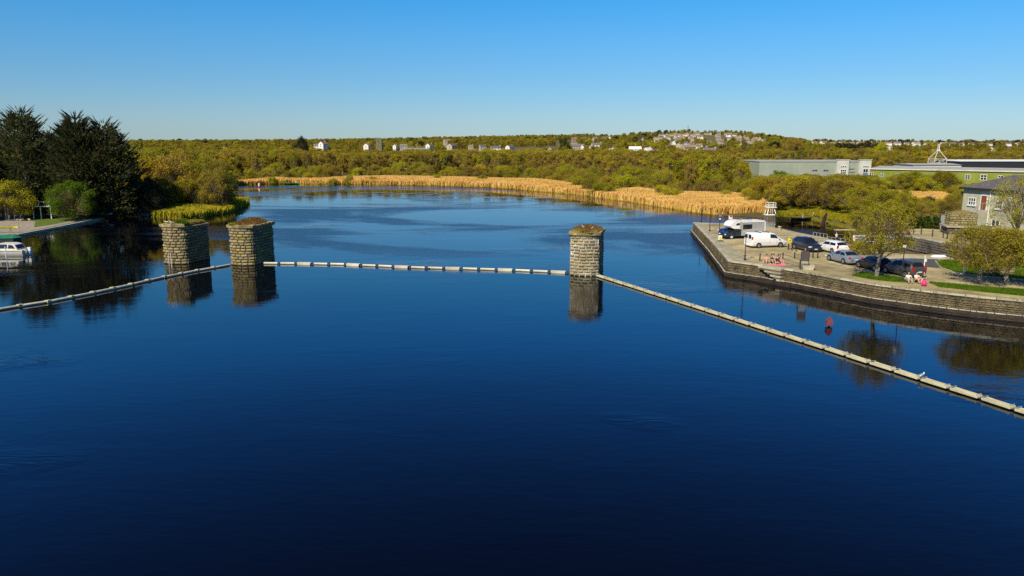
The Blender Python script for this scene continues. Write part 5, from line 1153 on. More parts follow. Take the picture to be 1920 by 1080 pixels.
# motorhome: moulded body with a bulge over a dark blue cab
def motorhome():
    f = W(1374.4, 448.5, QZ); r = W(1417, 446.5, QZ); h = f - r; rz = math.atan2(h.y, h.x); n = Vector((-h.y, h.x)).normalized()
    if n.dot(Vector((-f.x, -f.y))) < 0: n = -n
    mid = (f + r) / 2; s = 1 if n.dot(Vector((-math.sin(rz), math.cos(rz)))) > 0 else -1
    t = thing('motorhome', 'large motorhome with a grey side and white rounded bulge over its dark blue cab', 'motorhome', (mid.x - n.x * 1.0, mid.y - n.y * 1.0, QZ + .015), rz); t.scale = (1, 1, .88)
    Mg = mat('motorhome_grey', (.36, .35, .33), (.42, .41, .39), scale=1, rough=.4, coat=.4); Mw = paint('motorhome_white', (.80, .79, .75)); Mb = paint('cab_blue', (.015, .022, .05))
    # body side outline in (x forward, z)
    out_ = [(-3.3, .5), (-3.3, 2.55), (-3.15, 2.72), (.6, 2.78), (.9, 2.78), (.9, 1.55), (.55, 1.5), (.55, .5)]
    def extr(o_, y0, y1): 
        m = MB(); k = len(o_); m.add([(x, y0, z) for x, z in o_] + [(x, y1, z) for x, z in o_], [tuple(range(k)), tuple(range(k, 2 * k))[::-1]] + [(i, i + k, (i + 1) % k + k, (i + 1) % k) for i in range(k)]); return m
    obj('body', extr(out_, -1.08, 1.08), Mg, t)
    lut = [(.55, 1.60), (1.7, 1.62), (2.12, 1.78), (2.28, 2.05), (2.2, 2.38), (1.9, 2.68), (1.4, 2.90), (.8, 2.98), (-.4, 2.84), (.2, 2.5), (.55, 2.2)]
    m = extr(lut, -1.0, 1.0); m.v = [(x, y * (1 - .12 * max(0, (x - 1.2))), z) for x, y, z in m.v]; obj('cab_bulge', m, Mw, t)
    obj('roof_edge', MB().box((-1.3, 1.09, 2.66), (3.9, .07, .16)).box((-1.3, -1.09, 2.66), (3.9, .07, .16)).box((-3.3, 1.09, 1.6), (.14, .08, 2.1)).box((-3.3, -1.09, 1.6), (.14, .08, 2.1)).box((-1.3, 0, 2.77), (3.9, 2.1, .06)), Mw, t)
    cab = [(.55, .45), (.55, 1.6), (1.45, 1.62), (2.1, 1.12), (2.85, .98), (3.0, .8), (3.0, .42)]
    m = extr(cab, -.95, .95); obj('cab', m, Mb, t)
    for sd_ in (1, -1):
        cw = MB().add([(.75, .962 * sd_, 1.05), (1.95, .962 * sd_, 1.08), (1.42, .962 * sd_, 1.54), (.75, .962 * sd_, 1.54)], [(0, 1, 2, 3)]); obj('cab_window', cw, M_cglass, t)
        sw = obj('side_window', MB().box((-.35, 1.09 * sd_, 1.92), (1.35, .05, .62)), M_cglass, t); obj('frame', MB().box((-.35, 1.085 * sd_, 2.25), (1.5, .05, .06)).box((-.35, 1.085 * sd_, 1.58), (1.5, .05, .06)).box((-1.07, 1.085 * sd_, 1.92), (.06, .05, .7)).box((.37, 1.085 * sd_, 1.92), (.06, .05, .7)), M_trim, sw)
        obj('bulge_window', MB().add([(.5, 1.012 * sd_, 2.2), (1.55, .98 * sd_, 2.2), (1.35, .995 * sd_, 2.5), (.9, 1.012 * sd_, 2.55)], [(0, 1, 2, 3)]), M_cglass, t)
        obj('stripe', MB().beam((-3.0, 1.088 * sd_, 1.45), (-.9, 1.088 * sd_, 1.42), .02, .05).beam((-.9, 1.088 * sd_, 1.42), (.45, 1.088 * sd_, 1.05), .02, .06), Mw, t)
        obj('hatch_door', MB().box((-2.3, 1.085 * sd_, .85), (.9, .02, .5)), Mw, t)
        for x in (-2.2, 2.15):
            wl = obj('wheel', MB().tube((x, .78 * sd_, .33), (x, 1.0 * sd_, .33), .33, n=16), M_tyre, t); obj('rim', MB().tube((x, .9 * sd_, .33), (x, 1.02 * sd_, .33), .2, n=12), M_lamp, wl)
        obj('mirror', MB().box((1.9, 1.12 * sd_, 1.25), (.14, .22, .32)), M_trim, t); obj('headlight', MB().box((2.95, .68 * sd_, .75), (.14, .35, .18)), M_lamp, t)
        obj('tail_light', MB().box((-3.33, .9 * sd_, .85), (.05, .16, .4)), M_tail, t)
    obj('windscreen', MB().add([(1.5, -.85, 1.6), (1.5, .85, 1.6), (2.08, .9, 1.16), (2.08, -.9, 1.16)], [(0, 1, 2, 3)]).mesh('windscreen', M_cglass), parent=t, loc=(.012, 0, .012))
    obj('bumper', MB().box((2.98, 0, .42), (.2, 1.8, .22)), M_trim, t); obj('roof_hatch', MB().box((-.6, 0, 2.86), (.6, .6, .14)), M_pale, t); obj('roof_hatch', MB().box((-2.2, .2, 2.86), (.5, .5, .14)), M_pale, t)
    obj('aerial', MB().tube((.4, .5, 2.8), (.4, .5, 3.2), .03, n=5).box((.4, .5, 3.2), (.5, .08, .05)), M_metal, t)
motorhome()
# bicycle leaning behind the van
def bicycle(loc, rz, label):
    t = thing('bicycle', label, 'bicycle', loc, rz)
    for x in (-.52, .52):
        w_ = MB(); 
        for i in range(16): a, b = 2 * math.pi * i / 16, 2 * math.pi * (i + 1) / 16; w_.tube((x + .33 * math.cos(a), 0, .34 + .33 * math.sin(a)), (x + .33 * math.cos(b), 0, .34 + .33 * math.sin(b)), .03, n=5)
        for i in range(6): a = math.pi * i / 6; w_.tube((x + .32 * math.cos(a), 0, .34 + .32 * math.sin(a)), (x - .32 * math.cos(a), 0, .34 - .32 * math.sin(a)), .006, n=3)
        obj('wheel', w_, M_tyre, t)
    obj('frame', MB().tube((-.52, 0, .34), (-.05, 0, .30), .02, n=5).tube((-.05, 0, .30), (.38, 0, .78), .02, n=5).tube((-.2, 0, .78), (.38, 0, .82), .02, n=5).tube((-.05, 0, .3), (-.2, 0, .85), .02, n=5).tube((.52, 0, .34), (.36, 0, .9), .02, n=5).tube((-.52, 0, .34), (-.2, 0, .78), .015, n=5), M_trim, t)
    obj('saddle', MB().ell((-.22, 0, .9), (.14, .07, .04)), M_trim, t); obj('handlebar', MB().tube((.36, -.25, .98), (.36, .25, .98), .015, n=5).tube((.36, 0, .88), (.36, 0, .98), .02, n=5), M_trim, t)
c = W(1401, 461, QZ); bicycle((c.x, c.y, QZ + .01), R(100), 'dark bicycle standing at the back doors of the white van')

# ------------------------------------------------------------------ street furniture on the quay
def lamp(px, py, ytop, label, style='plain'):
    p = W(px, py, QZ); h = zpx(ytop, p.y) - QZ; t = thing('lamp_post', label, 'lamp post', p, 0, 'lamp posts')
    obj('pole', MB().tube((0, 0, 0), (0, 0, .7), .085, .075, n=8).tube((0, 0, .7), (0, 0, h - .3), .055, .04, n=8), M_black, t)
    obj('base', MB().lathe([(.14, 0), (.13, .25), (.09, .32)], 8), M_black, t)
    if style == 'plain': obj('lamp_head', MB().box((0, 0, h - .12), (.62, .16, .07)).tube((0, 0, h - .35), (0, 0, h - .1), .05, n=6), M_black, t)
    elif style == 'bracket':
        obj('lamp_head', MB().lathe([(.05, h - .3), (.18, h - .2), (.2, h - .02), (.04, h + .06)], 8), M_black, t); obj('arm', MB().box((0, 0, .55), (.5, .04, .04)), M_black, t)
    else:
        obj('lantern', MB().lathe([(.05, h - .38), (.16, h - .3), (.20, h - .02)], 6), M_white, t); obj('cap', MB().lathe([(.24, h - .02), (.16, h + .08), (.03, h + .2)], 6), M_black, t); obj('arm', MB().box((0, 0, h - .6), (.5, .03, .03)), M_black, t)
lamp(1314.6, 417.8, 378, 'slim black lamp post at the very tip of the quay')
lamp(1330.5, 433.5, 390, 'slim black lamp post, second from the tip of the quay')
lamp(1396.4, 488, 441, 'black lamp post at the bend of the quay wall before the white van', 'bracket')
lamp(1690, 526.5, 458, 'old-fashioned lantern lamp post beside the grey people carrier', 'lantern')
lamp(1782, 455, 425, 'black lamp post on the upper path by the ruined stump', 'plain')
p = W(1348.6, 436, QZ); h = zpx(403, p.y) - QZ; t = thing('sign_post', 'black post topped with a small blue plate near the motorhome', 'sign', p)
obj('post', MB().tube((0, 0, 0), (0, 0, h), .05, n=6), M_black, t); obj('plate', MB().box((0, -.06, h - .12), (.42, .04, .3)), M_blue, t); obj('plate', MB().box((0, -.06, h - .6), (.25, .04, .2)), M_white, t)
p = W(1369, 420, QZ); h = zpx(404.5, p.y) - QZ; t = thing('sign_post', 'white sign with a red upper half on a thin pole behind the motorhome', 'sign', p)
obj('post', MB().tube((0, 0, 0), (0, 0, h), .035, n=6), M_metal, t); obj('plate', MB().box((0, -.05, h - .25), (.62, .04, .55)), M_white, t); obj('plate', MB().box((.05, -.08, h - .12), (.42, .02, .28)), M_red, t)
M_yellow_p = mat('yellow_paint', (.75, .60, .02), rough=.5)
p = W(1349.8, 452.5, QZ); t = thing('lifebuoy_cabinet', 'small white cabinet with a round yellow cover on two short dark feet', 'lifebuoy', p)
obj('cabinet', MB().box((0, 0, .52), (.5, .22, .62)), M_white, t); obj('cover', MB().tube((0, -.11, .48), (0, -.15, .48), .2, n=14), M_yellow_p, t); obj('foot', MB().box((-.15, 0, .1), (.08, .2, .22)), M_black, t); obj('foot', MB().box((.15, 0, .1), (.08, .2, .22)), M_black, t)
p = W(1478, 468.5, QZ); t = thing('lifebuoy_post', 'yellow lifebuoy holder on a black post just right of the white van', 'lifebuoy', p); h = zpx(446, p.y) - QZ
obj('post', MB().box((0, 0, h * .3), (.12, .12, h * .6)), M_black, t); obj('holder', MB().box((0, -.02, h * .77), (.2, .16, h * .46)), M_yellow_p, t)
rg = MB()
for i in range(12): a, b = 2 * math.pi * i / 12, 2 * math.pi * (i + 1) / 12; rg.tube((.12 + .2 * math.cos(a), -.14, h * .75 + .2 * math.sin(a)), (.12 + .2 * math.cos(b), -.14, h * .75 + .2 * math.sin(b)), .05, n=6)
obj('ring', rg, M_yellow_p, t)
def bollard(px, py, ytop, label):
    p = W(px, py, QZ); h = zpx(ytop, p.y) - QZ; t = thing('bollard', label, 'bollard', p, 0, 'black posts along the quay'); obj('post', MB().tube((0, 0, 0), (0, 0, h - .06), .075, .07, n=8), M_black, t); obj('cap', MB().lathe([(.085, h - .06), (.085, h - .01), (.02, h + .04)], 8), M_black, t)
for a in [(1424.5, 489.3, 475.5, 'black post left of the seated bathers'), (1446.5, 487.2, 475.5, 'black post directly behind the seated bathers'), (1467.6, 487, 474, 'tall black post at the left end of the thin rail'), (1489.6, 484.5, 473.5, 'black post behind the middle of the thin rail'), (1484.7, 469.8, 457.5, 'black post just right of the yellow lifebuoy holder'), (1492.3, 471.6, 459.5, 'black post at the left of the dark four-wheel-drive'),
          (1515.5, 481, 471, 'short black post between notice board and four-wheel-drive'), (1524, 483.5, 472, 'short black post below the nose of the four-wheel-drive'), (1532.8, 484, 465, 'stout black post right of the nose of the four-wheel-drive')]: bollard(*a)
# thin rail beside the steps
t = thing('railing', 'thin dark metal rail around the top of the quay steps', 'railing', W(1463, 492, QZ))
o0 = W(1463, 492, QZ); pr = [(1463, 492.5), (1482.5, 498), (1499, 503)]
for i, (x, y) in enumerate(pr):
    q = W(x, y, QZ) - o0; obj('post', MB().tube((q.x, q.y, -.2), (q.x, q.y, 1.0), .03, n=6), M_metal if i == 1 else M_black, t)
q = [W(x, y, QZ) - o0 for x, y in pr]
for z in (1.0, .5): obj('rail', MB().tube(q[0] + Vector((0, 0, z)), q[1] + Vector((0, 0, z)), .022, n=5).tube(q[1] + Vector((0, 0, z)), q[2] + Vector((0, 0, z)), .022, n=5), M_black, t)
# notice board
p = W(1502, 505.5, QZ); t = thing('notice_board', 'dark notice board seen from behind on tall legs at the quay edge', 'notice board', p, R(-14))
z1, z0 = zpx(471, p.y) - QZ, zpx(489.5, p.y) - QZ
obj('panel', MB().box((.33, 0, (z0 + z1) / 2), (.86, .06, z1 - z0)), mat('board_brown', (.06, .045, .045), (.09, .07, .065), scale=3, rough=.7), t)
for x in (-.08, .72): obj('leg', MB().box((x, 0, (z1) / 2), (.07, .09, z1)), M_black, t)
obj('leg', MB().box((-.08, .45, z0 / 2), (.06, .06, z0)), M_black, t); obj('crossbar', MB().box((.33, .0, z0 - .12), (.86, .07, .12)), M_metal, t)
# stone trough
p = W(1515, 505.5, QZ); t = thing('stone_trough', 'pale stone planter trough beside the notice board legs', 'planter', p, R(-14))
mb = MB().add([(-.5, -.3, 0), (.5, -.3, 0), (.5, .3, 0), (-.5, .3, 0), (-.62, -.36, .5), (.62, -.36, .5), (.62, .36, .5), (-.62, .36, .5), (-.52, -.26, .5), (.52, -.26, .5), (.52, .26, .5), (-.52, .26, .5), (-.52, -.26, .4), (.52, -.26, .4), (.52, .26, .4), (-.52, .26, .4)],
              [(3, 2, 1, 0), (0, 1, 5, 4), (1, 2, 6, 5), (2, 3, 7, 6), (3, 0, 4, 7), (4, 5, 9, 8), (5, 6, 10, 9), (6, 7, 11, 10), (7, 4, 8, 11), (8, 9, 13, 12), (9, 10, 14, 13), (10, 11, 15, 14), (11, 8, 12, 15)])
obj('basin', mb, M_coping, t); obj('soil', MB().box((0, 0, .40), (1.03, .51, .04)), M_moss, t)
# steps projecting down to the ledge between x=1425 and 1500
a = W(1428, 497.3, QZ); b = W(1497, 508, QZ); tv = (b - a); L = tv.length; rz = math.atan2(tv.y, tv.x)
t = thing('quay_steps', 'worn stone steps built against the river face of the quay under the bathers', 'steps', a, rz)
for i in range(7):
    x0 = L * .30 + i * .34 if i else 0
    x0 = i * L * .085
    obj('step', MB().box(((x0 + L * .62) / 2 + 0, -.32, -.11 - i * .19), (L * .62 - x0, .5 , .2)), M_coping if i % 2 == 0 else M_qstone, t)
obj('plinth', MB().box((L * .45, -.28, -1.6), (L * .9, .62, .5)), M_qwet, t)
# notice hoarding with coloured notices, beside the golden tree
p = W(1600, 462, QZ); t = thing('hoarding', 'white hoarding with blue, red and yellow notice panels behind the silver saloon', 'sign board', p, R(-8)); h = zpx(441, p.y) - QZ
obj('panel', MB().box((.6, 0, h * .55), (1.5, .06, h * .9)), M_white, t)
obj('leg', MB().box((-.1, .02, h / 2), (.08, .08, h)), M_white, t); obj('leg', MB().box((1.3, .02, h / 2), (.08, .08, h)), M_white, t)
for z, m in ((.83, M_blue), (.62, M_red), (.42, M_yellow_p)): obj('notice', MB().box((.62, -.045, h * z), (.9, .02, h * .15)), m, t)
p = W(1613, 456, QZ); t = thing('white_fence', 'white top-railed boarding running behind the golden verge tree', 'fence', p, R(-3)); h = zpx(440, p.y) - QZ
for i in range(9): obj('plank', MB().box((i * .62 + .3, 0, h - .2), (.58, .05, .34)), M_white, t)
for i in range(4): obj('post', MB().box((i * 1.8 + .05, .04, h / 2), (.08, .08, h)), M_white, t)
# railings at the inlet edge
def rails(p0, p1, n, h, m, label, nr=2):
    p0, p1 = Vector(p0), Vector(p1); d = p1 - p0; t = thing('railing', label, 'railing', p0)
    for i in range(n + 1): q = d * i / n; obj('post', MB().tube(q, q + Vector((0, 0, h)), .035, n=6), m, t)
    for k in range(nr): z = h * (1 - k * .45); obj('rail', MB().tube(Vector((0, 0, z)), d + Vector((0, 0, z)), .025, n=5), m, t)
rails(W(1524, 450, QZ), W(1550, 454, QZ), 4, 1.1, M_metal, 'pale metal guard rail at the inlet edge behind the white estate car', 3)
rails(W(1551, 455, QZ), W(1592, 460, QZ), 5, .8, M_metal, 'low pale guard rail running from behind the white estate car to the hoarding')
p = W(1732.5, 503, QZ); h = zpx(479, p.y) - QZ; t = thing('white_post', 'thin white post with a small box on the asphalt strip', 'post', p); obj('post', MB().tube((0, 0, 0), (0, 0, h), .05, n=6), M_white, t); obj('box', MB().box((.08, -.05, h * .62), (.16, .12, .3)), M_white, t)
p = W(1807, 515, QZ); t = thing('sign_post', 'small peach coloured sign on a pale post in the right-hand verge', 'sign', p); obj('post', MB().box((0, 0, .65), (.2, .15, 1.3)), M_pale, t); obj('plate', MB().box((0, -.08, 1.25), (.62, .05, .4)), mat('peach', (.6, .38, .22), rough=.6), t)
for i, (x, y) in enumerate([(1713, 436), (1727, 439), (1748, 444), (1768, 446), (1776, 448), (1700, 433)]):
    q = W(x, y, UPZ); t = thing('bollard', ['black post by the seated figure on the upper path', 'second black post of the row on the upper path', 'middle black post on the upper path', 'thin black post near the lamp on the upper path', 'last black post before the ruined stump', 'first black post of the upper path, by the golden tree'][i], 'bollard', q, 0, 'black posts on the upper path'); obj('post', MB().tube((0, 0, 0), (0, 0, .95), .07, n=7), M_black, t); obj('cap', MB().lathe([(.08, .93), (.02, 1.0)], 7), M_black, t)
# mooring bollard on the inlet edge
p = W(1461.5, 431, QZ); t = thing('mooring_post', 'squat stone mooring post on the inlet edge behind the white van', 'mooring post', p); obj('post', MB().lathe([(.22, 0), (.2, .35), (.3, .42), (.3, .55), (.1, .6)], 10), M_coping, t)

M_gold2 = leafmat('leaf_old_gold', (0.22, 0.185, 0.014), (0.45, 0.38, 0.026), .1)
# ------------------------------------------------------------------ trees on the quay
random.seed(77)
def near_tree(px, py, ytop, wd, m, label, z=QZ, k=0, kind='dome', clear=None, trunkm=M_barkpale, ns=12000, size=.10, seed=0):
    random.seed(100 + seed); p = W(px, py, z); h = zpx(ytop, p.y) - z
    zc = h * .30 if clear is None else clear
    C = []; Rr = []
    for _ in range(110):
        u = random.random(); a = random.uniform(0, 6.283); env = math.sqrt(max(.05, 1 - (2 * u - .85) ** 2 / 1.5)); q = math.sqrt(random.random()); r_ = wd * random.uniform(.07, .12)
        C.append((wd / 2 * env * q * math.cos(a), wd / 2 * env * q * math.sin(a), zc + u * (h - zc - r_))); Rr.append((r_ * 1.3, r_ * 1.3, r_ * 1.25))
    C = np.array(C); Rr = np.array(Rr); V, Fc = leaves(C, Rr, int(ns * 1.15), size * .80, shell=.1); V2, F2 = twigs(C, np.array([0, 0, zc * .8]), ns // 5, .014)
    t = thing('tree', label, 'tree', p)
    obj('crown', np_mesh('crown', np.concatenate([V, V2]), np.concatenate([Fc, F2 + len(V)]), [m, M_twig], np.concatenate([np.zeros(len(Fc), int), np.ones(len(F2), int)])), parent=t)
    obj('trunk', skeleton(C, h, .20, nl=26), trunkm, parent=t, smooth=True)
    return t
near_tree(1643, 520, 372, 6.6, M_gold2, 'golden brown spring tree with pale trunk on the verge by the navy car', clear=2.9, seed=1, ns=9000)
near_tree(1838, 532, 418, 6.8, M_gold2, 'wide golden brown tree on the riverside verge at the right', clear=1.9, ns=11000, seed=2)
near_tree(1888, 534, 426, 4.6, M_gold2, 'golden tree with a long pale trunk by the kerb near the right frame edge', clear=3.4, ns=5500, seed=3)
near_tree(1905, 470, 325, 6.5, M_olive, 'tall half-bare tree in front of the right end of the stone house', z=UPZ, clear=3.2, ns=5500, seed=4)
near_tree(1615, 476, 452, 3.4, M_yellow, 'low yellow green shrub under the hoarding behind the silver saloon', clear=.1, ns=4000, size=.09, seed=5)
near_tree(1955, 540, 440, 6, M_olive, 'olive tree cut by the right frame edge', clear=2.0, ns=9000, seed=6)
near_tree(1912, 500, 440, 4.5, M_hedge, 'dark green bush behind the pale trunks at the right frame edge', clear=.2, ns=9000, seed=7)
near_tree(1792, 472, 450, 3.2, M_dark, 'dark bush at the foot of the ruined stump', clear=.1, ns=4000, seed=8)
mb = MB().box((0, 0, .35), (2.6, 1.2, 1.1)); c = W(1870, 515, QZ); t = thing('stone_heap', 'low heap of broken wall stones behind the pale trunks', 'stone wall', c, .2); obj('core', MB().box((0, 0, .3), (3.4, .5, .8)), M_mortard, t); rubble('stones', ring(3.5, .6), 0, .8, .25, .3, .6, M_stone, t, out=.12)
# grass tufts over the verges
def tufts(name, pxs, n, h, m, label, z=QZ):
    poly = [tuple(W(x, y, z))[:2] for x, y in pxs]; xs = [p[0] for p in poly]; ys = [p[1] for p in poly]; X = rng.uniform(min(xs), max(xs), n * 4); Y = rng.uniform(min(ys), max(ys), n * 4); k = in_poly(X, Y, poly); X, Y = X[k][:n], Y[k][:n]; n = len(X)
    t = rng.random(n) * 6.28; hh = h * (.5 + rng.random(n)); w_ = .03; lx, ly = rng.normal(0, .3, n) * hh, rng.normal(0, .3, n) * hh
    V = np.stack([np.stack([X - np.cos(t) * w_, Y - np.sin(t) * w_, np.full(n, z)], 1), np.stack([X + np.cos(t) * w_, Y + np.sin(t) * w_, np.full(n, z)], 1), np.stack([X + lx, Y + ly, z + hh], 1)], 1).reshape(-1, 3)
    o = obj(name, np_mesh(name, V, np.arange(3 * n).reshape(-1, 3), [m]), kind='stuff'); o['label'] = label; return o
tufts('grass', [(1597, 517), (1615, 512), (1640, 514.5), (1690, 521), (1700, 529), (1670, 528), (1630, 523)], 9000, .16, M_bright, 'bright grass on the small verge under the golden tree')
tufts('grass', [(1742, 530), (1790, 534), (1870, 541), (2000, 549), (2000, 560), (1920, 555), (1830, 546), (1760, 538)], 14000, .18, M_bright, 'bright grass verge along the quay edge on the right')
tufts('grass', [(1754, 491), (1775, 488), (1900, 500), (2000, 506), (2000, 528), (1920, 525), (1880, 522), (1830, 518), (1790, 512), (1762, 503)], 14000, .22, M_bright, 'rough grass under the right-hand trees')

bk = [tuple(W(x, y, .8))[:2] for x, y in [(1452, 404), (1500, 406), (1530, 410.5), (1556, 417), (1600, 427), (1625, 438), (1690, 440), (1690, 428), (1640, 416), (1600, 405), (1500, 391), (1455, 390)]]
reed_mass('bank_grass', bk, 26000, .45, [M_olive, M_hedge], 'rough green and straw grass on the bank of the inlet', wd=.05)
tufts('edge_grass', [(1500, 509.5), (1640, 533.5), (1750, 547.5), (1920, 564), (1920, 561), (1750, 544.5), (1640, 531), (1500, 507)], 5000, .10, M_vegy, 'thin dry grass growing along the coping of the quay')
# ------------------------------------------------------------------ people and gulls
M_skin = mat('skin', (.55, .32, .22), rough=.6); M_hair = mat('hair_dark', (.03, .02, .015), rough=.8); M_jean = mat('trousers_dark', (.03, .035, .05), rough=.9); M_shirtw = mat('shirt_white', (.78, .76, .72), rough=.9)
M_shirtd = mat('shirt_dark', (.025, .03, .02), rough=.9); M_pink = mat('pink_cloth', (.85, .18, .30), rough=.8); M_shirtr = mat('shirt_red', (.35, .03, .03), rough=.9); M_shoe = mat('shoe', (.05, .05, .05), rough=.8); M_ltrs = mat('trousers_pale', (.45, .38, .28), rough=.9)
def skin_mesh(name, joints, edges, radii, root=0, levels=1):
    me = bpy.data.meshes.new(name); me.from_pydata(joints, edges, []); o = bpy.data.objects.new(name, me); col.objects.link(o)
    md = o.modifiers.new('s', 'SKIN'); md.use_smooth_shade = True; md.branch_smoothing = .5
    for i, v in enumerate(me.skin_vertices[0].data): v.radius = (radii[i], radii[i]) if not isinstance(radii[i], tuple) else radii[i]; v.use_root = (i == root)
    s = o.modifiers.new('u', 'SUBSURF'); s.levels = levels; s.render_levels = levels
    dg = bpy.context.evaluated_depsgraph_get(); dg.update(); nm = bpy.data.meshes.new_from_object(o.evaluated_get(dg)); bpy.data.objects.remove(o); nm.name = name; return nm
def person(loc, rz, label, pose='sit', top=M_shirtw, legs=M_jean, hair=M_hair, shorts=False, s=1.0, lean=0.0, group=None, look=0.0):
    t = thing('person', label, 'person', loc, rz, group); t.scale = (s,) * 3
    J = {}
    if pose == 'sit':
        hip = Vector((0, 0, .13)); ch = hip + Vector((0, -.06 + lean, .42)); nk = ch + Vector((0, .03, .17)); hd = nk + Vector((0, .03, .19)); kn = [Vector((sx * .17, .40, .47)) for sx in (-1, 1)]; an = [Vector((sx * .13, .66, .09)) for sx in (-1, 1)]; toe = [a_ + Vector((0, .17, -.04)) for a_ in an]
        el = [Vector((sx * .28, .12, .45)) for sx in (-1, 1)]; wr = [Vector((sx * .15, .36, .50)) for sx in (-1, 1)]; hdv = Vector((0, 1, -.1))
    elif pose == 'stretch':
        hip = Vector((0, 0, .13)); ch = hip + Vector((0, -.20, .38)); nk = ch + Vector((0, -.03, .17)); hd = nk + Vector((0, .03, .19)); kn = [Vector((sx * .13, .44, .20)) for sx in (-1, 1)]; an = [Vector((sx * .13, .86, .09)) for sx in (-1, 1)]; toe = [a_ + Vector((0, .06, .14)) for a_ in an]
        el = [Vector((sx * .27, -.42, .34)) for sx in (-1, 1)]; wr = [Vector((sx * .25, -.45, .08)) for sx in (-1, 1)]; hdv = Vector((0, -.6, -.2))
    else:
        hip = Vector((0, 0, .92)); ch = hip + Vector((0, .02, .38)); nk = ch + Vector((0, 0, .19)); hd = nk + Vector((0, .03, .19)); kn = [Vector((-.1, .10, .49)), Vector((.1, -.03, .49))]; an = [Vector((-.1, .20, .09)), Vector((.1, -.22, .11))]; toe = [a_ + Vector((0, .17, -.05)) for a_ in an]
        el = [Vector((-.25, -.06, 1.12)), Vector((.25, .06, 1.12))]; wr = [Vector((-.24, -.02, .88)), Vector((.24, .20, .92))]; hdv = Vector((0, .15, -1))
    sh_ = [ch + Vector((sx * .17, 0, .09)) for sx in (-1, 1)]; hp = [hip + Vector((sx * .09, .02, -.01)) for sx in (-1, 1)]; wst = hip.lerp(ch, .5)
    P = [hip, wst, ch, nk, hd, hd + Vector((0, .01, .10))]; Rr_ = [(.14, .11), (.125, .10), (.15, .115), .055, .09, .07]; E = [(0, 1), (1, 2), (2, 3), (3, 4), (4, 5)]; reg = ['l', 't', 't', 's', 's', 's']
    nose = len(P); P.append(hd + Vector((0, .115, -.01))); Rr_.append(.018); E.append((4, nose)); reg.append('s')
    for k in (0, 1):
        b = len(P); P += [sh_[k], el[k], wr[k]]; Rr_ += [.062, .045, .03]; E += [(2, b), (b, b + 1), (b + 1, b + 2)]; reg += ['t', 's', 's']
        dv_ = (hdv if hdv.length else Vector((0, 0, -1))).normalized(); palm = wr[k] + dv_ * .075; pb = len(P); P.append(palm); Rr_.append(.032); E.append((b + 2, pb)); reg.append('s')
        side = dv_.cross(Vector((0, 0, 1)) if abs(dv_.z) < .8 else Vector((0, 1, 0))).normalized(); cu = dv_.cross(side) * (.02)
        for q, (o_, l_) in enumerate([(-.03, .060), (-.01, .075), (.012, .07), (.032, .052)]):
            f1 = palm + side * o_ + dv_ * .035; f2 = f1 + dv_ * l_ * .55 + cu; b2 = len(P); P += [f1, f2]; Rr_ += [.009, .008]; E += [(pb, b2), (b2, b2 + 1)]; reg += ['s', 's']
        th_ = wr[k] + dv_ * .03 - side * .045; b2 = len(P); P += [th_, th_ + dv_ * .035 - side * .012]; Rr_ += [.010, .009]; E += [(b + 2, b2), (b2, b2 + 1)]; reg += ['s', 's']
        b = len(P); P += [hp[k], kn[k], an[k], toe[k]]; Rr_ += [.09, .062, .04, (.04, .028)]; E += [(0, b), (b, b + 1), (b + 1, b + 2), (b + 2, b + 3)]; reg += ['l', 's' if shorts else 'l', 's' if shorts else 'l', 'f']
    me = skin_mesh('body', [tuple(p) for p in P], E, Rr_); [me.materials.append(m) for m in (M_skin, top, legs, M_shoe)]
    for p in me.polygons:
        c = p.center; bi, bd = 0, 9
        for (a_, b_2) in E:
            pa, pb_ = P[a_], P[b_2]; d_ = pb_ - pa; u = max(0, min(1, (c - pa).dot(d_) / d_.length_squared)); dd = (c - pa - d_ * u).length
            if dd < bd: bd = dd; bi = a_ if u < .5 else b_2
        p.material_index = {'s': 0, 't': 1, 'l': 2, 'f': 3}[reg[bi]]; p.use_smooth = True
    obj('body', me, parent=t)
    hm = MB().ell((hd.x, hd.y - .025, hd.z + .045), (.098, .105, .115), 12, 8); hm.v = [(x, y, z) if not (y > hd.y + .03 and z < hd.z + .08) else (x, hd.y + .03, max(z, hd.z + .08)) for x, y, z in hm.v]; obj('hair', hm, hair, t, smooth=True)
    for sx in (-1, 1): obj('eye', MB().ell((hd.x + sx * .032, hd.y + .088, hd.z + .015), (.012, .008, .009), 6, 4), M_black, t); obj('ear', MB().ell((hd.x + sx * .092, hd.y, hd.z), (.012, .02, .032), 6, 4), M_skin, t)
    obj('mouth', MB().box((hd.x, hd.y + .088, hd.z - .045), (.04, .012, .009)), M_shirtr, t)
    return t
def gpx(px, py, z=QZ): p = W(px, py, z); p.z = z + .02; return p
G1 = None
person(gpx(1436.5, 493.5), R(150), 'bare-backed dark-haired bather sitting leftmost of the group on the quay edge', top=M_skin, legs=M_ltrs, shorts=True)
person(gpx(1446.5, 494), R(190), 'bather in a dark top sitting second from left on the quay edge', top=M_shirtd, legs=M_jean, shorts=True)
person(gpx(1451, 493), R(230), 'bather in a white top leaning in beside the dark-topped one', top=M_shirtw, legs=M_jean, shorts=True)
person(gpx(1457.5, 495), R(160), 'bather with pale legs stretched out on the pink towel', pose='stretch', top=M_shirtd, legs=M_ltrs, shorts=True)
person(gpx(1460.5, 493.8), R(200), 'bather in pink at the right end of the group on the quay edge', top=M_pink, legs=M_pink, shorts=True)
c = W(1459, 497, QZ); tw = obj('towel', MB().box((0, 0, 0), (1.5, .9, .03)).box((.5, .2, .08), (.4, .35, .12)), M_pink, loc=(c.x, c.y, QZ + .035), rz=R(-12)); tag(tw, 'pink beach towel spread under the bathers on the quay edge', 'towel')
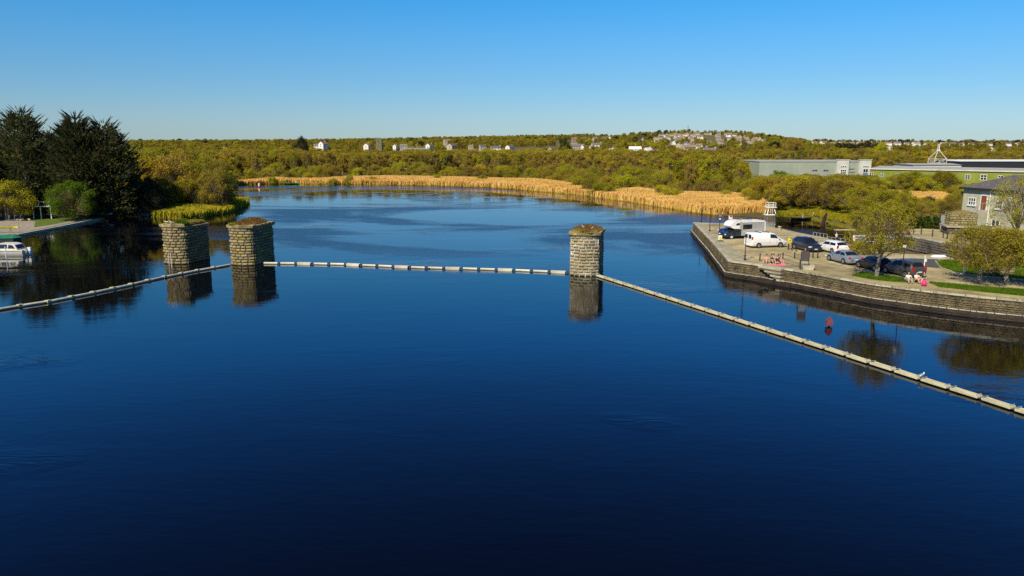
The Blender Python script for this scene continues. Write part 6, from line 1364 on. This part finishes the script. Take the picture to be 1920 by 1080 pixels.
person(gpx(1702.5, 530), R(170), 'person in a white top sitting leftmost of three by the pink ball', top=M_shirtw, legs=M_ltrs, s=1.05)
person(gpx(1718, 530), R(185), 'person in white top, legs bare, in the middle of three by the pink ball', top=M_shirtw, legs=M_jean, shorts=True, s=1.05)
person(gpx(1731.5, 530.5), R(120), 'person in a dark top sitting nearest the pink ball, right of two others', top=M_shirtd, legs=M_ltrs, shorts=True, s=1.05)
c = W(1732, 536.5, QZ); bl = obj('ball', MB().ell((0, 0, .27), (.27, .27, .27), 16, 10), mat('ball_pink', (.9, .03, .22), rough=.4), loc=(c.x, c.y, QZ + .015), smooth=True); tag(bl, 'bright pink ball on the quay edge in front of the dark-topped person', 'ball')
person(gpx(1567.5, 459), R(30), 'person in pale top walking by the rail behind the white estate car', pose='stand', top=M_shirtw)
person(gpx(1702, 440.5, UPZ), R(160), 'person in dark red sitting on the edge of the upper path', top=M_shirtr, legs=M_jean)
c = W(1677.5, 441.5, UPZ); um = thing('parasol', 'small open blue parasol beside the golden verge tree', 'parasol', (c.x + .3, c.y + .5, UPZ - .6)); obj('canopy', MB().lathe([(.55, .9), (.4, 1.1), (.05, 1.22)], 10), M_blue, um); obj('pole', MB().tube((0, 0, 0), (0, 0, 1.2), .02, n=5), M_metal, um)
def gull(loc, rz, label):
    t = thing('gull', label, 'gull', loc, rz, 'gulls resting')
    me = skin_mesh('body', [(0, -.26, .16), (0, -.10, .19), (0, .06, .20), (0, .15, .27), (0, .19, .34), (-.035, 0, .12), (-.035, .01, .03), (.035, 0, .12), (.035, .01, .03)], [(0, 1), (1, 2), (2, 3), (3, 4), (1, 5), (5, 6), (1, 7), (7, 8)], [.02, .075, .08, .045, .042, .02, .01, .02, .01], root=1)
    me.materials.append(M_white); obj('body', me, parent=t)
    for sx in (-1, 1): obj('wing', MB().ell((sx * .07, -.08, .20), (.02, .20, .055), 8, 5), M_metal, t, smooth=True); obj('foot', MB().box((sx * .035, .03, .012), (.05, .07, .014)), M_yellow_p, t)
    obj('beak', MB().tube((0, .22, .335), (0, .29, .32), .014, .004, n=5), M_yellow_p, t)
def on_pier(p, x, y, z):
    v = Matrix.Rotation(p.rotation_euler[2], 3, 'Z') @ Vector((x, y, 0)); return (p.location.x + v.x, p.location.y + v.y, z)
gull(on_pier(p1, -.75, -.2, PTOP + .53), R(80), 'white gull at the left front edge of the left pier'); gull(on_pier(p1, -.15, -.15, PTOP + .53), R(60), 'white gull next to the weeds on the left pier')
gull(on_pier(p3, -.4, 1.2, PTOP + .72), R(20), 'white gull left of centre on the lone pier'); gull(on_pier(p3, .75, .9, PTOP + .66), R(-30), 'white gull at the right on the lone pier')
c = P0 + dv * ((W(1728, 714).xy - P0.xy).length); gull((c.x, c.y, .21), R(-60), 'lone white gull standing on the plank boom at the lower right')

# ------------------------------------------------------------------ marks and small craft
p = W(1554, 612, 0); t = thing('channel_mark', 'dark post with a faded red diamond board standing in the river off the quay', 'channel marker', p)
obj('post', MB().tube((0, 0, -2), (0, 0, .5), .07, n=8), M_black, t); h = .75
obj('board', MB().prism([(-.24, -.2), (.24, -.2), (.24, .2), (-.24, .2)], .12, .50).add([(-.34, -.04, .50), (.34, -.04, .50), (0, -.04, .86), (-.34, .04, .50), (.34, .04, .50), (0, .04, .86)], [(0, 1, 2), (5, 4, 3), (0, 2, 5, 3), (2, 1, 4, 5)]), mat('faded_red', (.22, .06, .07), (.15, .045, .05), scale=3, rough=.8), t)
p = W(486, 351, 0); t = thing('buoy', 'small white and red buoy far upstream behind the middle pier', 'buoy', p); obj('body', MB().lathe([(.5, -.3), (.55, .25), (.3, .5)], 10), M_red, t); obj('top', MB().lathe([(.3, .5), (.22, 1.3), (.05, 1.5)], 8), M_white, t)
M_gk = mat('green_hull', (.02, .30, .10), rough=.4)
def hull(name, label, loc, rz, L, wd, hh, m, cat='boat', inner=M_black, group=None):
    t = thing(name, label, cat, loc, rz, group); n = 9; vs = []; k = 5
    for i in range(n):
        u = i / (n - 1); x = -L / 2 + L * u; wq = wd / 2 * (math.sin(math.pi * (u * .86 + .12)) ** .6 if u < .98 else .05); sheer = hh * (1 + .25 * (2 * u - 1) ** 2)
        for j in range(k): a = math.pi * j / (k - 1); vs.append((x, -math.cos(a) * wq, sheer - math.sin(a) * sheer * 1.1))
    fs = [(i * k + j, (i + 1) * k + j, (i + 1) * k + j + 1, i * k + j + 1) for i in range(n - 1) for j in range(k - 1)] + [tuple(range(k))[::-1], tuple(range((n - 1) * k, n * k))]
    obj('hull', MB().add(vs, fs), m, t, smooth=True)
    obj('gunwale', MB().add([(v[0], v[1] * 1.04, v[2]) for i, v in enumerate(vs) if i % k in (0, k - 1)] + [(v[0], v[1] * .8, v[2]) for i, v in enumerate(vs) if i % k in (0, k - 1)], [(2 * i, 2 * i + 2, 2 * n + 2 * i + 2, 2 * n + 2 * i) for i in range(n - 1)] + [(2 * i + 1, 2 * n + 2 * i + 1, 2 * n + 2 * i + 3, 2 * i + 3) for i in range(n - 1)]), m, t)
    for u in (-.2, .15): obj('thwart', MB().box((u * L, 0, hh * .8), (.2, wd * .8, .04)), M_plank, t)
    obj('interior', MB().box((0, 0, hh * .45), (L * .7, wd * .6, .04)), inner, t)
    return t
p = W(548, 345.5, 0); hull('kayak', 'green open canoe at the far bank beside a dark dead branch', p, R(5), 5.5, 1.0, .5, M_gk, 'canoe')
for i, (x, y, m, lab, rz) in enumerate([(1502, 412, mat('hull_brown', (.05, .035, .025), rough=.7), 'long dark rowing boat lying along the inlet bank', 8), (1519, 407.5, M_black, 'dark boat with a white covered deck moored at the inlet bank', -5), (1533, 408.5, M_black, 'dark boat moored behind the orange-topped post in the inlet', 4)]):
    t = hull('rowing_boat', lab, W(x, y, 0), R(rz), 4.6, 1.3, .38, m)
    if i == 1: obj('deck_cover', MB().box((.2, 0, .44), (3.0, 1.1, .1)), M_white, t)
for x, y, m, lab in [(1524.5, 411, M_white, 'white cross-armed mooring stake in the inlet'), (1538, 410.5, M_white, 'mooring stake with an orange ring in the inlet'), (1505, 412, M_pale, 'short pale mooring stake at the end of the dark rowing boat')]:
    t = thing('mooring_stake', lab, 'post', W(x, y, 0)); obj('post', MB().tube((0, 0, -1.5), (0, 0, 1.3), .06, n=6), m, t)
    if 'cross' in lab: obj('arm', MB().box((0, 0, .8), (.6, .06, .08)), m, t)
    if 'orange' in lab: obj('ring', MB().lathe([(.2, 1.15), (.25, 1.35), (.1, 1.6)], 8), mat('orange', (.75, .15, .02), rough=.5), t)
# leaning dead trunk by the inlet
p = W(1541, 424, 0); q = W(1556, 402, 1.5); t = thing('dead_trunk', 'thick dark dead trunk leaning out over the inlet', 'dead tree', p); e = q - p; e = e.normalized() * 4.2; e.z = 2.0
obj('trunk', MB().tube((0, 0, -.3), e * .5, .42, .34, n=8).tube(e * .5, e, .34, .2, n=8).tube(e * .6, e * .6 + Vector((.6, .2, .7)), .12, .05, n=5), M_redshrub, t)
# small jetty slab at the inlet and timber slip
t = thing('jetty', 'short timber jetty slab on the far side of the inlet beside the hoarding', 'jetty', W(1585, 431.5, .3), R(-2))
for i in range(7): obj('plank', MB().box((i * .52 - 1.6, 0, .05), (.5, 1.0, .07)), M_plank, t)
for x in (-1.7, 1.7): obj('pile', MB().tube((x, 0, -1.6), (x, 0, .2), .1, n=6), M_bark, t)
# white water stage platform at the end of the reed bed
p = W(1444, 404, 0); t = thing('diving_platform', 'white two-tier platform frame standing at the end of the reed bed', 'platform', p); zt1 = zpx(392, p.y); zt2 = zpx(380, p.y); zm = zpx(388.5, p.y)
for a, b in ((-1, -1), (1, -1), (1, 1), (-1, 1)): obj('leg', MB().tube((a * 1.15, b * 1.15, -.5), (a * .62, b * .62, zt1), .09, n=6), M_white, t); obj('post', MB().tube((a * .8, b * .8, zm), (a * .8, b * .8, zt2), .05, n=6), M_white, t)
obj('deck', MB().box((0, 0, zm), (2.0, 2.0, .12)), M_white, t); obj('base', MB().box((0, 0, .15), (3.0, 2.8, .22)), M_white, t)
for z in (zt2, (zt2 + zm) / 2): obj('rail', MB().box((0, -.8, z), (1.7, .06, .07)).box((0, .8, z), (1.7, .06, .07)).box((-.8, 0, z), (.06, 1.7, .07)).box((.8, 0, z), (.06, 1.7, .07)), M_white, t)
obj('ladder', MB().tube((-.2, -1.2, 0), (-.2, -.7, zt1), .03, n=5).tube((.2, -1.2, 0), (.2, -.7, zt1), .03, n=5), M_white, t)
# small moored boat beyond the hedge
hull('rowing_boat', 'small dark covered boat lying beyond the hedge in the backwater', W(1731, 402, 1.35), R(4), 5.5, 1.6, .6, M_black)
# two thin gauge poles at the foot of the left pier
for x, y, h, lab in ((317.5, 503, 1.35, 'shorter pale gauge pole at the foot of the left pier'), (322.5, 507, 1.75, 'taller pale gauge pole at the foot of the left pier')):
    q = W(x, y - 6, 0); t = thing('gauge_pole', lab, 'pole', q); obj('pole', MB().tube((0, 0, -1), (0, 0, h), .05, n=6), M_pale, t)

# ------------------------------------------------------------------ left bank
LZ = .34
def lw_(x, y, z=LZ): return W(x, y, z)
sheet('gravel_slip', [lw_(-300, 460), lw_(-60, 446), lw_(31, 438), lw_(215, 402), lw_(200, 400.5), lw_(100, 402), lw_(60, 405), lw_(-40, 408), lw_(-300, 412)], LZ, mat('gravel', (.20, .17, .13), (.36, .32, .26), scale=1.5, rough=.95, bump=.5, bscale=6))
sheet('lawn', [lw_(64, 426), lw_(95, 421.5), lw_(190, 403.8), lw_(150, 401.4), lw_(100, 403), lw_(52, 407), lw_(50, 411), lw_(66, 416)], LZ + .03, M_grass)
edge = [lw_(-300, 461.5), lw_(-60, 447.5), lw_(31, 439.5), lw_(110, 424.5), lw_(216, 403.2)]
em = MB()
for i in range(4): em.beam(edge[i] - Vector((0, 0, .14)), edge[i + 1] - Vector((0, 0, .14)), .55, .36)
em2 = obj('bank_edge', em, M_coping, kind='structure')
t = thing('guide_pole', 'green and yellow topped pole at the end of the concrete bank edge', 'pole', lw_(218, 403)); obj('pole', MB().tube((0, 0, -1.5), (0, 0, 2.0), .06, n=6), mat('green_yellow_pole', (.30, .35, .06), rough=.6), t); obj('cap', MB().lathe([(.08, 2.0), (.02, 2.1)], 6), M_white, t)
t = thing('guide_pole', 'thin pale pole at the near corner of the gravel slip', 'pole', lw_(37, 438.5)); obj('pole', MB().tube((0, 0, -1.2), (0, 0, 2.0), .04, n=6), M_metal, t); obj('cap', MB().lathe([(.06, 2.0), (.02, 2.06)], 6), M_metal, t)
t = thing('jetty', 'low pale timber jetty at the foot of the dark trees left of the piers', 'jetty', W(270, 406, 0), R(2))
for i in range(12): obj('plank', MB().box((-2.9 + i * .52, 0, .55), (.48, 1.3, .07)), M_plank, t)
for i in range(4): obj('pile', MB().tube((-2.8 + i * 1.9, -.6, -1.5), (-2.8 + i * 1.9, -.6, .75), .1, n=6), M_barkpale, t)
obj('rail', MB().box((0, -.62, .3), (6, .08, .12)), M_barkpale, t)
# white frames
def frame(px, py, ytop, xs, label):
    p = lw_(px, py); t = thing('pergola', label, 'frame', p); h = zpx(ytop, p.y) - LZ; s = p.y / F
    for x in xs: obj('post', MB().box((x * s, 0, h * .5), (.14, .14, h)), M_white, t)
    obj('rail', MB().box(((xs[0] + xs[-1]) / 2 * s, 0, h), ((xs[-1] - xs[0]) * s + .3, .14, .16)), M_white, t)
    return t, h, s
t, h, s = frame(78, 411, 387, (-14, 0, 19), 'white timber frame with sloping top bars left of the bright green tree')
obj('rail', MB().box((3 * s, 1.6, h + .75), (30 * s, .12, .12)), M_white, t)
for x in (-4, 16): obj('brace', MB().beam((x * s, 0, h), (x * s - .5, 1.6, h + .9), .12, .12), M_white, t)
t, h, s = frame(28, 411.5, 391, (-16, 0, 11), 'white goal-like frame half hidden under the olive yellow tree')
t, h, s = frame(-30, 412, 391, (-14, 0, 14), 'white frame at the left frame edge under the olive tree')
t = thing('boat_rack', 'long low white rail with upturned pale hulls behind the lawn', 'boat rack', W(102, 406, .6))
s = t.location.y / F
for i in range(9): obj('hull', MB().ell((i * 12.5 * s + .4, .2, .55), (6.2 * s, .35, .2), 10, 5), M_white if i % 2 else M_pale, t, smooth=True)
for i in range(6): obj('post', MB().box((i * 21 * s, .4, .15), (.1, .1, .9)), M_black, t)
obj('rail', MB().box((52 * s, .4, .35), (108 * s, .1, .08)), M_metal, t)
t = hull('rowing_shell', 'bright yellow kayak on trestles at the left edge of the slip', lw_(4, 428, 1.1), R(1), 5.2, .6, .26, mat('kayak_yellow', (.8, .75, .02), rough=.4), 'kayak')
for x in (-1.3, 1.3): obj('trestle', MB().beam((x, -.3, -.55), (x, 0, .05), .05).beam((x, .3, -.55), (x, 0, .05), .05), M_black, t)
p = W(2, 457, 0); t = thing('covered_dinghy', 'dinghy under a taut dark green tarpaulin beside the cabin cruiser', 'boat', (p.x - 1.0, p.y + 1.6, 0), R(6))
obj('hull', MB().prism([(-2.6, -.9), (2.2, -.9), (3.0, 0), (2.2, .9), (-2.6, .9)], -.1, .7), M_black, t)
obj('tarpaulin', MB().add([(-2.7, -1, .68), (2.3, -1, .72), (3.1, 0, .8), (2.3, 1, .72), (-2.7, 1, .68), (-2.4, 0, 1.25), (1.8, 0, 1.2)], [(0, 1, 6, 5), (1, 2, 6), (2, 3, 6), (3, 4, 5, 6), (4, 0, 5)]), mat('tarp_green', (.01, .12, .07), (.02, .18, .10), scale=2, rough=.5), t)
# cabin cruiser
p = W(30, 477, 0); t = thing('cabin_cruiser', 'white cabin cruiser with a rounded windowed cabin and outboard at the left edge', 'boat', (p.x - 1.2, p.y, 0), R(-2))
Mh = mat('gelcoat', (.60, .56, .46), (.74, .70, .60), scale=1.2, rough=.4)
n = 9; vs = []; 
for i in range(n):
    u = i / (n - 1); x = 2.9 - 7.0 * u; wq = 1.15 * (1 if u < .5 else math.cos((u - .5) * math.pi * .93)); z1_ = .72 + .3 * u ** 2
    vs += [(x, -wq * .75, -.25), (x, -wq, .35), (x, -wq, z1_), (x, wq, z1_), (x, wq, .35), (x, wq * .75, -.25)]
obj('hull', MB().add(vs, [(i * 6 + j, i * 6 + (j + 1) % 6, (i + 1) * 6 + (j + 1) % 6, (i + 1) * 6 + j) for i in range(n - 1) for j in range(6)] + [tuple(range(6))[::-1], tuple(range((n - 1) * 6, n * 6))]), Mh, t)
cab = [(2.2, .74), (1.75, 1.45), (1.0, 1.62), (-.6, 1.60), (-1.3, 1.35), (-1.9, .82)]
def rib(o_, y, k=.86): return [(x, y * (1 if z < 1 else k), z) for x, z in o_]
A3 = rib(cab, -.98); B3 = rib(cab, .98); m = MB(); k = len(cab); m.add(A3 + B3, [tuple(range(k))[::-1], tuple(range(k, 2 * k))] + [(i, i + 1, i + 1 + k, i + k) for i in range(k - 1)]); obj('cabin', m, Mh, t)
for sd_ in (-1, 1):
    def yy(z): return sd_ * (1.0 - .14 * max(0, min(1, (z - .8) / .6)) + .012)
    for q in ([(1.85, .95), (1.55, 1.38), (.95, 1.48), (.85, .95)], [(.72, .95), (.72, 1.50), (-.35, 1.49), (-.35, .95)], [(-.5, .95), (-.5, 1.46), (-1.05, 1.34), (-1.55, .95)]):
        obj('window', MB().add([(x, yy(z), z) for x, z in q], [(0, 1, 2, 3)]), M_glass, t)
obj('rear_window', MB().add([(2.14, -.75, .9), (2.14, .75, .9), (1.83, .7, 1.38), (1.83, -.7, 1.38)], [(0, 1, 2, 3)]), M_glass, t)
obj('windscreen', MB().add([(-1.82, -.8, .92), (-1.82, .8, .92), (-1.36, .75, 1.32), (-1.36, -.75, 1.32)], [(0, 3, 2, 1)]), M_glass, t)
obj('rubbing_strake', MB().box((.2, -1.17, .55), (5.2, .05, .08)).box((.2, 1.17, .55), (5.2, .05, .08)), M_trim, t)
obj('outboard', MB().box((3.15, .1, .75), (.45, .34, .5)).box((3.12, .1, .2), (.2, .16, .7)), M_white, t); obj('outboard', MB().box((3.1, -.55, .7), (.32, .26, .4)).box((3.1, -.55, .2), (.14, .12, .6)), M_metal, t)
obj('rail', MB().tube((-1.4, -.95, 1.0), (-3.9, -.25, 1.5), .02, n=5).tube((-1.4, .95, 1.0), (-3.9, .25, 1.5), .02, n=5).tube((-2.6, -.6, .9), (-2.6, -.6, 1.25), .02, n=5), M_metal, t)
p = W(12, 484, 0); t = thing('mooring_stake', 'white mooring pole in front of the cabin cruiser', 'post', p); obj('post', MB().tube((0, 0, -1.5), (0, 0, 1.55), .06, n=6), M_white, t)
t = thing('stone_pile', 'low pile of pale and brown rubble on the gravel slip', 'rubble', lw_(50, 414, LZ)); 
random.seed(4)
for i in range(9): obj('rock', MB().ell((random.uniform(-1.6, 1.6), random.uniform(-.8, .8), .15), (random.uniform(.2, .4), random.uniform(.2, .4), random.uniform(.15, .3)), 8, 5, .12), random.choice([M_stone, M_coping, M_redshrub]), t)
